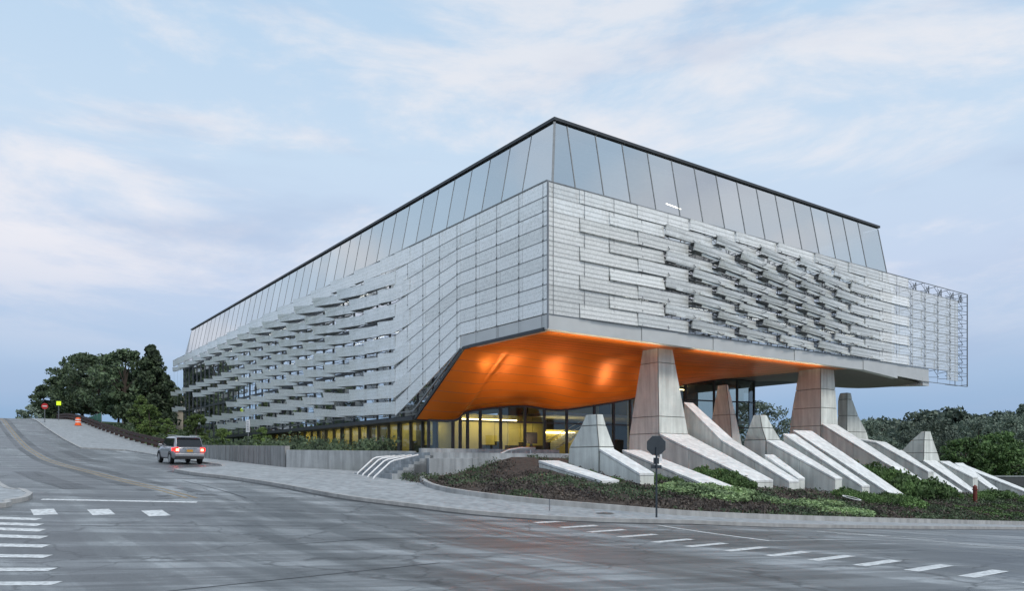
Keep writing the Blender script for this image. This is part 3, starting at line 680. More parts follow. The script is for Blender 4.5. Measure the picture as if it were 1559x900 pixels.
mb = MB(); mb.box(12, 35, 14.5, 21, 5.75, 6.0); mb.build('mezzanine_floor', 'interior_white', B)
mb = MB(); mb.box(23, 23.3, 14.6, 20, 6, 8.9); mb.box(14, 22, 20.4, 20.6, 6, 8); mb.build('interior_wall', 'interior_yellow', B)
mb = MB()
for i in range(4): mb.bar((15+4*i, 16, 8.7), (16.6+4*i, 16, 8.7), .12, .06)
mb.build('ceiling_light', 'lamp_warm', B)

# the steel screens
MOD = 2.15; cand = []
def zt_left(k, a):
    zc = 9.1+.77*(k+1); zf_ = 6.5+k*(16.8-6.5)/9
    return lerp(zc, zf_, sm(8.6, 17.2, a) if False else max(0, min(1, (a-8.6)/8.6)))
def hgt_left(k, a): return lerp(.76, 1.14, max(0, min(1, (a-8.6)/8.6)))
AMAX = {0: 61, 1: 76, 2: 56, 3: 46, 4: 72, 5: 86.5, 6: 54, 7: 66, 8: 86.5, 9: 86.5}
def panel_mesh(top0, top1, h0, h1, th0, th1, outdir, lip=.09, t=.012):
    """a folded sheet hung from its top edge and swung outwards; th0/th1 swing at its two ends"""
    o = Vector(outdir); d = Vector((0, 0, -1)); p0 = Vector(top0); p1 = Vector(top1); mb = MB()
    n = 3
    rows = []
    for i in range(n+1):
        s = i/n; th = lerp(th0, th1, s); h = lerp(h0, h1, s); p = p0.lerp(p1, s)
        dn = d*math.cos(th)+o*math.sin(th); nn = o*math.cos(th)-d*math.sin(th)
        q = p+dn*h
        rows.append((p-nn*lip, p, q, q-nn*lip))
    for i in range(n):
        for k in range(3):
            mb.poly([rows[i][k], rows[i+1][k], rows[i+1][k+1], rows[i][k+1]])
    for r_ in (rows[0], rows[n]): mb.poly([r_[0], r_[1], r_[2], r_[3]])
    return mb
def panel_mid(p0, p1, h, f0, f1, outdir, lip=.09):
    """a folded sheet turned about its long middle line: positive swings the bottom out, negative the top"""
    o = Vector(outdir); up = Vector((0, 0, 1)); p0 = Vector(p0); p1 = Vector(p1); mb = MB(); rows = []
    for i in range(4):
        s_ = i/3; f = lerp(f0, f1, s_); p = p0.lerp(p1, s_)+o*(abs(math.sin(f))*h*.45)
        ax = up*math.cos(f)-o*math.sin(f); nn = o*math.cos(f)+up*math.sin(f)
        t = p+ax*h/2; q = p-ax*h/2; rows.append((t-nn*lip, t, q, q-nn*lip))
    for i in range(3):
        for k in range(3): mb.poly([rows[i][k], rows[i+1][k], rows[i+1][k+1], rows[i][k+1]])
    for r_ in (rows[0], rows[3]): mb.poly(list(r_))
    return mb
shelf = MB(); fins = MB()
def panel_quad(nt, ft, fb, nb, outdir, lip=.09):
    """folded sheet given by its four corners (near top, far top, far bottom, near bottom)"""
    o = Vector(outdir); nt, ft, fb, nb = map(Vector, (nt, ft, fb, nb)); mb = MB(); rows = []
    for i in range(4):
        t = nt.lerp(ft, i/3); q = nb.lerp(fb, i/3); rows.append((t-o*lip, t, q, q-o*lip))
    for i in range(3):
        for k in range(3): mb.poly([rows[i][k], rows[i+1][k], rows[i+1][k+1], rows[i][k+1]])
    for r_ in (rows[0], rows[3]): mb.poly(list(r_))
    return mb
def theta_l(k, a):
    base = sm(14, 34, a)*R(35); d = sm(16, 30, a)*R(24)
    if k >= 8: base *= .75; d *= .6
    return base, d
def theta_r(k, b):
    w = math.exp(-((b-19.5)/7.6)**2); rowf = {0: 0, 1: .75, 8: .75, 9: .3}.get(k, 1)
    base = R(58)*w*rowf; base += R(9)*rowf*sm(2, 5, b)*(1-sm(33, 36, b))
    return base, R(13)*w*rowf
brl = MB(); brr = MB(); rails_l = MB(); rails_r = MB()
for k in range(10):
    # long side
    a = -2*MOD+(MOD if k % 2 else 0)
    while a < 86.4:
        s0 = max(0.0, a); s1 = min(a+2*MOD, 86.5); a += 2*MOD
        if s1 <= .1: continue
        if s0 > AMAX[k]-2 and not (k == 3 and s0 > 76): continue
        pts = [s0]+[x for x in (8.6, 17.2) if s0+.1 < x < s1-.1]+[s1]
        for x0, x1 in zip(pts, pts[1:]):
            if k == 0 and x1 <= 8.7: continue
            b0, d0 = theta_l(k, x0); b1, d1 = theta_l(k, x1); bm0 = theta_l(k, (x0+x1)/2)
            jit = random.uniform(-1, 1)*R(2.5)*sm(12, 25, x0)
            th0 = max(0, bm0[0]+bm0[1]+jit) if x0 > 13 else 0; th1 = max(0, bm0[0]-bm0[1]+jit) if x0 > 13 else b1
            out = .02+(.05 if k % 2 else 0)*0
            z0 = zt_left(k, x0); z1 = zt_left(k, x1); e = .015
            mb = panel_mesh((-out, x0+e, z0), (-out, x1-e, z1), hgt_left(k, x0)-.02, hgt_left(k, x1)-.02, th0, th1, (-1, 0, 0))
            if x0 > 13:
                w_ = sm(12, 29, (x0+x1)/2)*(.4 if k == 9 else 1); jz = random.uniform(-.05, .05)*w_; jo = random.uniform(-.1, .1)*w_; O_ = lerp(1.1, .38, sm(45, 80, x0)); hh = lerp(1, .86, sm(30, 60, x0))
                nt = (-.04-.10*w_, x0+e, z0-.26*w_); nb = (-.04-.05*w_, x0+e, z0-lerp(1.08, .80*hh, w_))
                ft = (-.04-(O_+jo)*w_, x1-e, z1+.10*w_+jz); fb = (-.04-(O_*.85+jo)*w_, x1-e, z1-lerp(1.08, .56*hh, w_)+jz)
                mb = panel_quad(nt, ft, fb, nb, (-1, 0, 0))
                if w_ > .15: shelf.poly([nb, (fb[0], fb[1], fb[2]-.01), (-.02, x1-e, fb[2]-.03)])
            zm = 40+.813*(x0+x1)/2
            cand.append(((x1-x0)*(.55)/zm**2, mb, 'screen_long'))
    # short side
    b = -2*MOD+(MOD if k % 2 else 0)
    while b < 44.6:
        s0 = max(0.0, b); s1 = min(b+2*MOD, 44.9); b += 2*MOD
        if s1 <= .1 or k == 0 and s0 < 39: continue
        if k == 9 and s0 > 35: continue
        cm, dd = theta_r(k, (s0+s1)/2); j = random.uniform(-1, 1)*R(4)*min(1, cm/R(20))
        th0 = max(0, cm-dd+j); th1 = max(0, cm+dd+j)
        zz = 9.1+.77*(k+1); o_ = .03*(k % 2)*min(1, cm/R(8))
        wgt = math.exp(-(((s0+s1)/2-19.5)/11.0)**4)*{0: 0, 1: .85, 8: .85, 9: .3}.get(k, 1)*sm(3, 15, (s0+s1)/2)
        if wgt > .04:
            fl_ = False; jz = random.uniform(-.05, .05)*wgt; O1 = (.60+random.uniform(-.12, .12))*wgt; e = .015; fd = -.22*wgt
            zt_ = zz-.03; sl = lerp(.75, .40, wgt)
            A = (s0+e, -.05-(0 if fl_ else O1), zt_+(-.14*wgt if fl_ else .05*wgt)+jz); Bp = (s1-e, -.05-(O1 if fl_ else 0), zt_+(.08*wgt if fl_ else -.09*wgt)+jz)
            C_ = (s1-e, -.05-(O1*.8 if fl_ else 0), Bp[2]-sl); D_ = (s0+e, -.05-(0 if fl_ else O1*.8), A[2]-sl)
            mb = panel_quad(A, Bp, C_, D_, (0, -1, 0))
            for q0 in (s0, s0+MOD):
                if wgt > .35: fin = panel_quad((q0+.9, -.10-.30*wgt, zz-.47+jz), (q0+.9+MOD, -.06, zz-.53), (q0+.9+MOD, -.06, zz-.67), (q0+.9, -.10-.24*wgt, zz-.64+jz), (0, -1, 0), .05); n_ = len(fins.v); fins.v += fin.v; fins.f += [tuple(i_+n_ for i_ in f_) for f_ in fin.f]
            far = C_ if fl_ else D_; near = D_ if fl_ else C_
            shelf.poly([near, (far[0], far[1], far[2]-.01), (far[0], 0, far[2]-.02)]); shelf.poly([(near[0], 0, near[2]+.12), (far[0], far[1], far[2]+sl-.02), (far[0], 0, far[2]+sl-.05)])
        else: mb = panel_mesh((s0+.015, -.02-o_, zz), (s1-.015, -.02-o_, zz), .75, .75, th0, th1, (0, -1, 0))
        zm = 40+.582*(s0+s1)/2
        cand.append(((s1-s0)*.85/zm**2, mb, 'screen_open' if s0 > 33 else 'screen_metal'))
cand.sort(key=lambda c: -c[0])
for sc, mb, m in cand[:98]: mb.build('screen_panel', m, B)
for m in ('screen_metal', 'screen_long', 'screen_open'):
    rest = MB()
    for sc, mb, mm in cand[98:]:
        if mm != m: continue
        n = len(rest.v); rest.v += mb.v; rest.f += [tuple(i+n for i in f) for f in mb.f]
    if rest.v: rest.build('screen_panel', m, B, kind='stuff')
fins.build('screen_fin', 'screen_long', B, kind='stuff'); shelf.build('panel_shelf', 'shelf_shade_metal', B, kind='stuff')
def bracket(mb, P, out, th, h, side):
    """P: point on the top edge of a panel, out: outward unit vector"""
    P = Vector(P); o = Vector(out); d = Vector((0, 0, -1))
    q = P+(d*math.cos(th)+o*math.sin(th))*h*.9; back = P-o*.95
    mb.bar(P, back-Vector((0, 0, .1)), .04); mb.bar(back-Vector((0, 0, .55)), q, .035)
    mb.bar(q, P-o*.25, .03)
for i in range(0, 22):
    b = .35+MOD*i
    if b > 46: b = 46
    for k in range(10):
        th = theta_r(k, b)[0]
        if b > 35: th = R(12)
        zz = 9.1+.77*(k+1)
        if k == 0 and b < 40: continue
        bracket(brr, (b, -.02, zz), (0, -1, 0), th, .75, 0)
    rails_r.bar((b, -.06, 9.86 if b < 40 else 8.75), (b, -.06, 16.8), .018)
    rails_r.bar((b, .9, 9.9), (b, .9, 16.6), .04)
for k in range(10): rails_r.bar((0, -.0, 9.1+.77*(k+1)), (46.6, -.0, 9.1+.77*(k+1)), .035)
rails_r.bar((0, -.03, 9.12), (0, -.03, 16.82), .08)
for z in (8.75, 16.8): rails_r.bar((39 if z < 9 else 0, -.02, z), (46.6, -.02, z), .05)
rails_r.bar((46.6, -.02, 8.75), (46.6, -.02, 16.8), .07); rails_r.bar((46.6, 1.0, 8.9), (46.6, 1.0, 16.6), .05)
for k in range(11): rails_r.bar((44.6, .9, 8.9+.77*k), (46.6, .9, 8.9+.77*k), .04); rails_r.bar((46.6, -.02, 8.9+.77*k), (46.6, .9, 8.9+.77*k), .04)
for b in (37.5, 39.6, 41.7, 43.8, 45.2):
    for z0, z1 in ((16.0, 16.7),): brr.bar((b, .1, z0), (b+.5, .1, z1), .07); brr.bar((b+.5, .1, z1), (b+.5, .1, z0), .05); brr.bar((b, .1, z1-.1), (b+.5, .1, z0+.1), .04)
for i in range(0, 41):
    a = .35+MOD*i
    for k in range(10):
        if a > AMAX[k]+.5 or (k == 0 and a < 9): continue
        if k == 9 or a > 50: continue
        bracket(brl, (-.02, a, zt_left(k, a)-.25), (-1, 0, 0), .1, .55, 0)
    rails_l.bar((-.04, a, zt_left(0, a)-.8), (-.04, a, 16.8), .014)
for k in range(10):
    for x0, x1 in ((0, 8.6), (8.6, 17.2), (17.2, AMAX[k])):
        if k == 0 and x0 < 8: continue
        rails_l.bar((-.01, x0, zt_left(k, x0)), (-.01, x1, zt_left(k, x1)), .042 if x0 < 17 else .025)
rails_l.bar((-.02, 0, 16.83), (-.02, 86.6, 16.83), .06)
rails_l.bar((0, 8.6, 9.1), (0, 14.6, 5.6), .1); rails_l.bar((0, 14.6, 5.6), (0, 60, 5.55), .08)
brr.build('screen_bracket', 'cable', B, kind='stuff'); brl.build('screen_bracket', 'mullion', B, kind='stuff')
rails_r.build('screen_frame', 'cable', B); rails_l.build('screen_frame', 'frame_grey', B)

# ------------------------------------------------------------------ lit lamps of soffit and lobby, plus added fill spots
def area(name, loc, rot, size, power, c, sy=None):
    l = bpy.data.lights.new(name, 'AREA'); l.energy = power; l.size = size; l.color = c
    if sy: l.shape = 'RECTANGLE'; l.size_y = sy
    o = bpy.data.objects.new(name, l); col.objects.link(o); o.location = loc; o.rotation_euler = rot; return o
def spot(name, loc, target, power, c, ang, blend=.6, r=.1):
    l = bpy.data.lights.new(name, 'SPOT'); l.energy = power; l.color = c; l.spot_size = R(ang); l.spot_blend = blend; l.shadow_soft_size = r
    o = bpy.data.objects.new(name, l); col.objects.link(o); o.location = loc
    o.rotation_euler = (Vector(target)-Vector(loc)).to_track_quat('-Z', 'Y').to_euler(); return o
for b, a, p, ang in ((2.4, 7.6, 330, 112), (5.5, 8.6, 380, 115), (9.5, 8.8, 330, 115), (14, 8.2, 260, 110), (18, 7.8, 200, 105), (23, 6.8, 150, 105)):  # wide cones added to fill the whole orange soffit with light
    spot('uplight_and_fill', W(b, a, TZ+.12), W(b, a+.2, 9), p*1.0, (1, .74, .42), ang, .9, .35)
for b, a in ((2.2, 6.2), (5.4, 4.9), (7.9, 8.6), (10.8, 4.9), (3.2, 9.4), (13.2, 8.2), (9.0, 6.9), (4.4, 7.2), (6.6, 6.6), (1.9, 8.0), (5.9, 9.6), (8.2, 4.4)):
    spot('uplight_and_fill', W(b, a, TZ+.12), W(b-.1, a+.25, 9), 135 if a < 9 else 60, (1, .86, .42), 19, .9, .05)
for b0, b1 in ((0.8, 9.3), (12.2, 26)):
    m_ = (b0+b1)/2; o = area('cove_light', W(m_, .9, 8.55), (R(180), 0, ROTZ), b1-b0, 55*(b1-b0)/8, (1, .80, .5), .12)
area('lobby_light', W(7, 13.9, 5.2), (0, 0, ROTZ), 7, 130, (1, .8, .4), .4)
area('lobby_light', W(2.6, 30, 5.2), (0, 0, ROTZ), .4, 260, (1, .85, .45), 28)
area('lobby_light', W(18, 17, 5.6), (0, 0, ROTZ), 8, 160, (1, .8, .42), 2)

# ------------------------------------------------------------------ vegetation
def leaf_cloud(mb, c, rad, n, size, rnd, flat=.75):
    for _ in range(n):
        while True:
            p = Vector((rnd.uniform(-1, 1), rnd.uniform(-1, 1), rnd.uniform(-1, 1)))
            if .25 < p.length < 1: break
        p = Vector((p.x*rad, p.y*rad, p.z*rad*flat))+Vector(c)
        u = Vector((rnd.gauss(0, 1), rnd.gauss(0, 1), rnd.gauss(0, .6))).normalized(); w = u.orthogonal().normalized()
        w.rotate(Matrix.Rotation(rnd.uniform(0, 6.28), 3, u)); s = size*rnd.uniform(.6, 1.3); q = u.cross(w)
        mb.poly([p-w*s, p-q*s*.5, p+w*s, p+q*s*.55])
def crown_mesh(seed, h, r, kind='round', leaf=.3, dens_=1.0):
    rnd = random.Random(seed); mb = MB(); tk = MB()
    tk.tube([(0, 0, -.4), (.06*h*.2, 0, h*.2), (.0, .1, h*.5), (.1, 0, h*.85)], [.035*h*.7, .026*h*.7, .016*h, .004*h], 8)
    n = int(88*dens_)
    for i in range(n):
        if kind == 'cone':
            t = rnd.random()**.8; z = lerp(.10, 1.0, t)*h; rr = r*(1-t)**.85*rnd.uniform(.45, 1.05)+.1
            cr = r*.26*(1-t*.55)
        else:
            t = rnd.random(); z = lerp(.16, .97, t)*h; env = math.sin(math.pi*min(1, (t*.82+.14)))**.65
            rr = r*env*rnd.uniform(.3, 1.18); cr = r*.21*rnd.uniform(.6, 1.35)
        an = rnd.uniform(0, 6.283); c = (rr*math.cos(an), rr*math.sin(an), z)
        leaf_cloud(mb, c, cr, int(72), leaf*.9, rnd, .62)
        if i % 5 == 0: tk.tube([(0, 0, z*.6), (c[0]*.5, c[1]*.5, z*.82), c], [.012*h, .008*h, .003*h], 5)
    return mb, tk
PROT = {}
def tree(name, label, kind, seed, h, r, x, y, z, m='leaf_dark', group=None, leaf=.3, dens_=1.0, rz=None, cat='tree'):
    key = (kind, seed, m)
    t = thing(name, label, cat, (x, y, z), rz if rz is not None else random.uniform(0, 6.28), group)
    if key not in PROT:
        mb, tk = crown_mesh(seed, 10.0, 10.0*r/h, kind, leaf*10/h, dens_)
        c = mb.build('crown', m, t); k = tk.build('trunk', 'bark', t); PROT[key] = (c, k)
    else:
        for s in PROT[key]:
            o = s.copy(); col.objects.link(o); o.parent = t
    s = h/10.0; t.scale = (s, s, s)
    return t
GL = 'trees on the slope left of the building'
def gtree(b, a, *k, **kw): p = W(b, a); return p.x, p.y, T(p.x, p.y)
for nm, lab, kd, sd, h, r, b, a, m in (
    ('deciduous_tree', 'broad dark tree right beside the far left end of the building', 'round', 1, 11.6, 4.6, -5.0, 95, 'leaf_dark'),
    ('conifer', 'pointed dark conifer rising just left of the building', 'cone', 2, 12.4, 4.6, -2.0, 92, 'leaf_dark'),
    ('deciduous_tree', 'dark rounded tree filling the gap close against the glass end wall', 'round', 3, 8.2, 3.4, -.4, 98, 'leaf_dark'),
    ('deciduous_tree', 'big dense tree in the middle of the left tree group', 'round', 4, 11.4, 5.0, -6.2, 114, 'leaf_dark'),
    ('deciduous_tree', 'tall tree at the left shoulder of the left tree group', 'round', 1, 12.6, 5.0, -7.0, 127, 'leaf_dark'),
    ('deciduous_tree', 'lower tree sloping down at the left side of the group', 'round', 3, 10.2, 4.6, -8.5, 146, 'leaf_dark'),
    ('deciduous_tree', 'small distant tree on the crest beside the road', 'round', 4, 7.4, 4.6, -10.5, 168, 'leaf_haze'),
    ('deciduous_tree', 'leafy tree hidden low behind the left tree group', 'round', 4, 9.4, 4.4, -2.5, 118, 'leaf_mid')):
    x, y, z = gtree(b, a); tree(nm, lab, kd, sd, h, r, x, y, z-.3, m, GL, .30, 1.35)
# young trees and shrubs in front of them
for lab, h, r, b, a, sd in (('young light green tree beside the left end of the fence', 4.2, 1.5, -7.4, 64, 21), ('slim light green tree in front of the house left of the glass', 5.0, 1.4, -6.6, 74, 22),
    ('small light green tree before the low slats near the boundary wall', 3.6, 1.5, -5.6, 50, 21), ('round young tree just left of the parked silver car roof', 2.9, 1.3, -7.0, 56, 22),
    ('tiny leafy tree behind the middle of the boundary wall', 2.4, 1.3, -6.6, 37, 21), ('low leafy tree near the white sign', 2.6, 1.2, -5.6, 29, 22)):
    x, y, z = gtree(b, a); tree('young_tree', lab, 'round', sd, h, r, x, y, z, 'leaf_light', 'young trees behind the boundary wall', .14, .75)
# trees across the road and far left, seen in the glass
for i, (x, y, h, lab) in enumerate(((-128, 150, 14, 'tall tree across the road nearest the crest'), (-118, 128, 12, 'rounded tree across the road, second from the crest'), (-126, 112, 13, 'dark tree across the road, third from the crest'),
    (-112, 96, 12, 'broad tree across the road in the middle of its row'), (-104, 82, 11, 'tree across the road before the last one'), (-96, 68, 12, 'last tree of the row across the road'))):
    tree('deciduous_tree', lab, 'round', (1, 3, 4)[i % 3], h, h*.42, x, y, T(x, y), 'leaf_dark', 'trees across the road', .34, 1.35)
# right treeline
rt = [(1150,612,150,'leafy tree seen beside the glass corner under the soffit'), (1318,640,185,'low hazy tree in the gap right of the slender pier'), (1350,640,205,'pale hazy tree at the left of the right treeline'), (1385,642,190,'dark rounded tree right of the pale hazy one'),
      (1418,640,140,'tree behind the small rounded pier'), (1432,626,175,'tall tree just right of the small rounded pier'), (1462,632,190,'broad tree in the left half of the right treeline'), (1490,640,150,'lower green tree in front of the broad ones'),
      (1506,632,185,'tree in the middle of the right treeline'), (1532,628,200,'tall hazy tree right of the middle'), (1547,634,165,'dense tree near the right edge of the picture'), (1557,618,185,'dark spiky conifer rising above the right treeline'),
      (1590,628,180,'rounded tree at the right border'), (1520,660,128,'light green round tree in front of the treeline'), (1470,668,125,'small bright tree standing low before the treeline'), (1620,630,175,'tree beyond the right border'), (1405,655,160,'bushy tree low behind the beams'), (1335,668,135,'low bushy tree behind the short thick beam'), (1290,650,210,'distant tree behind the right tall pier'), (1250,655,230,'far tree hidden behind the right tall pier')]
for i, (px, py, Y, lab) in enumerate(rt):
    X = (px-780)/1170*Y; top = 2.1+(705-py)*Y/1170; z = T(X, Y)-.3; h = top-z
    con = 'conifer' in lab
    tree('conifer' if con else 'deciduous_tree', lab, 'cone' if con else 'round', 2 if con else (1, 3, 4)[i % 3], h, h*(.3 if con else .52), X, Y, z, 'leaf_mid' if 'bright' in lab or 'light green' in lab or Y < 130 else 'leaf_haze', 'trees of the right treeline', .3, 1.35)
# far woods as one mass closing the horizon
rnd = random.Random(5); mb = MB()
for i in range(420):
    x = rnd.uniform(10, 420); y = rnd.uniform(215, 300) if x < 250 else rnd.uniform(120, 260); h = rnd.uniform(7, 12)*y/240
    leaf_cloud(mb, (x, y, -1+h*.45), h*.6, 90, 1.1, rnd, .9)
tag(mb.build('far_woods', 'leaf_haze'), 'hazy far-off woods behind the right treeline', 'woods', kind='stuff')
# shrubs in the bed
def bush_mesh(seed, m, leaf=.075, n=26):
    rnd = random.Random(seed); mb = MB()
    for i in range(n):
        an = rnd.uniform(0, 6.28); rr = rnd.random()**.6*.85; c = (rr*math.cos(an), rr*math.sin(an), .25+.35*(1-rr)*rnd.uniform(.6, 1.2))
        leaf_cloud(mb, c, .3, 75, leaf, rnd, .8)
    return mb
BP = {}
def bush(lab, b, a, s, m, sz=1.0, seed=0):
    key = (seed, m)
    if key not in BP:
        o = bush_mesh(seed, m).build('shrub', m); BP[key] = o
    else:
        o = BP[key].copy(); col.objects.link(o)
    p = W(b, a); o.location = (p.x, p.y, bed_z(b, a)-.12); o.scale = (s, s, s*sz); o.rotation_euler = (0, 0, random.uniform(0, 6.28))
    tag(o, lab, 'shrub', 'green shrubs in the planting bed'); return o
rnd = random.Random(3)
spots = []
def scatter(b0, b1, a0, a1, n, lab, m, smin=.5, smax=.85, sz=1.0):
    for i in range(n):
        spots.append((rnd.uniform(b0, b1), rnd.uniform(a0, a1), rnd.uniform(smin, smax)*(1.25 if m == 'juniper' else 1.12), m, sz*1.1, lab))
scatter(1.2, 5.6, -9.4, -6.8, 13, 'bright green spreading juniper around the stop sign post', 'juniper', .7, 1.0, .6)
scatter(5.2, 9.6, -12.3, -9.6, 12, 'low feathery juniper by the kerb right of the stop sign post', 'juniper', .5, .9, .5)
scatter(7.9, 9.4, -6.2, -.8, 14, 'green shrub between the long thin beam and the tall pier foot', 'leaf_mid', .5, .8, 1.1)
scatter(2.4, 4.9, -5.2, -2.0, 6, 'green shrub right of the small blunt pier', 'leaf_mid', .35, .5)
scatter(14.6, 16.8, -9.4, -7.0, 11, 'green shrub in front of the short pointed pier foot', 'leaf_mid', .5, .7, 1.1)
scatter(17.4, 19.4, -9.8, -7.6, 7, 'green shrub under the white beam ends', 'leaf_mid', .5, .8)
scatter(21.9, 26.3, -7.5, -1.0, 22, 'tall green shrub in the wedge left of the right tall pier foot', 'leaf_mid', .9, 1.3, 1.45)
scatter(14.3, 15.1, -4.5, -1.5, 5, 'green shrub between the cranked beam and the short pointed pier', 'leaf_mid', .7, .9, 1.5)
scatter(22.5, 33.5, -11.5, -8.6, 14, 'green shrub on the slope right of the diving beam', 'leaf_mid', .5, .8, .5)
scatter(28.6, 33.5, -7.2, -4.6, 9, 'green shrub between the blunt beams on the right', 'leaf_mid', .5, .8, 1.1)
scatter(35.6, 43, -9.5, -5.2, 12, 'green shrub around the red post at the right', 'leaf_mid', .6, .9)
scatter(42.5, 48, -10, -3, 9, 'green shrub at the far right end of the bed', 'leaf_mid', .6, .95)
scatter(-.2, .6, -5.5, -2.5, 3, 'green tuft between the low flat beam and the blunt pier', 'leaf_mid', .25, .4)
for i, (b, a, s, m, sz, lab) in enumerate(spots): bush(lab, b, a, s, m, sz, i % 3)
# ground cover of the bed
def in_beam(b, a):
    return any(x0-.3 < b < x1+.3 and a > a0-.4 for x0, x1, a0 in ((9.7, 12.6, -5.4), (.9, 2.2, -5.6), (15.3, 17.1, -6.7), (26.8, 29, -5.8), (36.7, 39, -4.7), (-1.4, 0, -5.6), (5.4, 7.3, -6.5), (12.8, 14.3, -5.5), (14, 15, -5.3), (17.2, 18.6, -7.3), (19.4, 21.6, -8), (31.3, 32.9, -4.1), (33.9, 35.3, -4.7), (39.1, 40.8, -3.7), (40.9, 42.5, -6.2), (43.4, 44.8, -6.5)))
rnd = random.Random(9); mb = MB(); mb2 = MB()
from mathutils import noise as mnoise
for i in range(13000):
    b = rnd.uniform(-7.8, 48); a = rnd.uniform(-13, 2)
    if a < kerb_a(b)+.35: continue
    if in_beam(b, a): continue
    d = mnoise.noise(Vector((b*.28, a*.35, 0)))
    if d < -.42: continue
    z = bed_z(b, a); p = W(b, a, z+.02); tgt = mb if d+rnd.uniform(-.2, .2)+(.3 if b > 4 else 0)*.5 < .05 else mb2
    leaf_cloud(tgt, p, rnd.uniform(.18, .4), 14, .065, rnd, .6)
tag(mb.build('ground_cover', 'leaf_plum'), 'plum brown low ground cover across the planting bed', 'ground cover', kind='stuff')
tag(mb2.build('ground_cover', 'leaf_dark'), 'dark green low ground cover across the planting bed', 'ground cover', kind='stuff')
# hedge of dark plants between boundary wall and building
rnd = random.Random(15); mb = MB()
for i in range(330):
    b = rnd.uniform(-8.3, -1.5); a = rnd.uniform(14, 84); z = max(TZ if a < 56 else 0, Tl(b, a)); leaf_cloud(mb, W(b, a, z+rnd.uniform(.2, .9)), rnd.uniform(.4, .8), 60, .12, rnd, .8)
tag(mb.build('hedge', 'leaf_dark'), 'dark mass of undergrowth between the boundary wall and the building', 'hedge', kind='stuff')

# ------------------------------------------------------------------ street furniture
def rod(r, h, n=8): return MB().tube([(0, 0, 0), (0, 0, h)], r, n)
s = thing('stop_sign', 'back of an octagonal stop sign on a thin dark post at the kerb', 'sign', (5.0, 26.6, T(5.0, 26.6)+.11), R(8))
rod(.035, 2.45).build('post', 'sign_back', s)
oc = [(.36*math.cos(R(22.5+45*k)), .36*math.sin(R(22.5+45*k))) for k in range(8)]
mb = MB(); mb.hexa([(x, .02, 2.5+z) for x, z in oc], [(x, .035, 2.5+z) for x, z in oc]); mb.build('sign_plate', 'sign_back', s)
mb = MB(); mb.box(-.1, .1, .02, .035, 1.86, 2.08); mb.box(-.19, .19, .02, .035, 1.70, 1.82); mb.build('small_plate', 'sign_back', s)
mb = MB(); mb.box(.12, .2, .0, .02, 1.95, 2.2); mb.build('reflector', 'sign_white', s)
s = thing('marker_post', 'short thin grey marker post on the pavement left of the stop sign', 'post', (1.35, 27.6, T(1.35, 27.6)+.11)); rod(.02, .42).build('post', 'cable', s)
# no entry sign and others uphill
def sign(name, lab, X, Y, h, plate, m, zoff=.1, cat='sign', rz=R(25)):
    s = thing(name, lab, cat, (X, Y, T(X, Y)+zoff), rz); rod(.05, h).build('post', 'cable', s)
    mb = MB(); w, hh = plate; zc = h-hh/2+.05
    if w < 0:
        w = -w; c = [(w*math.cos(2*math.pi*k/20), w*math.sin(2*math.pi*k/20)) for k in range(20)]; mb.hexa([(x, -.08, zc+z) for x, z in c], [(x, -.05, zc+z) for x, z in c])
    else: mb.box(-w/2, w/2, -.08, -.05, zc-hh/2, zc+hh/2)
    mb.build('sign_plate', m, s); return s
X, Y = tuple(W(-15.2, 96))[:2]
s = sign('no_entry_sign', 'red round no entry sign on a post by the uphill kerb', X, Y, 2.7, (-.42, .84), 'sign_red'); MB().box(-.27, .27, -.1, -.085, 2.27, 2.39).build('white_bar', 'sign_white', s)
X, Y = tuple(W(-12.6, 106))[:2]; sign('warning_sign', 'yellow green crossing sign beside the tree group uphill', X, Y, 2.9, (.62, .62), 'sign_lime')
X, Y = tuple(W(-5.2, 34))[:2]
s = thing('notice_sign', 'small white upright notice sign behind the boundary wall', 'sign', (X, Y, TZ), ROTZ-R(60)); rod(.04, 3.1).build('post', 'grey_metal', s)
MB().box(-.2, .2, -.07, -.04, 2.05, 3.1).build('sign_plate', 'sign_white', s)
mb = MB()
for k in range(6): mb.box(-.12, .12, -.082, -.074, 2.2+.14*k, 2.25+.14*k)
mb.build('lettering', 'grey_metal', s)
# orange barrier
X, Y = tuple(W(-11.6, 91))[:2]
s = thing('traffic_drum', 'orange construction drum standing on the uphill pavement', 'barrier', (X, Y, T(X, Y)+.1))
s.scale = (.8, .8, .85)
MB().tube([(0, 0, 0), (0, 0, .1), (0, 0, .12), (0, 0, 1.25), (0, 0, 1.35)], [.62, .62, .48, .40, .15], 14).build('body', 'orange_mesh', s, smooth=True)
MB().tube([(0, 0, .5), (0, 0, .68)], [.475, .462], 14).build('stripe', 'sign_white', s); MB().tube([(0, 0, .9), (0, 0, 1.05)], [.45, .44], 14).build('stripe', 'sign_white', s)
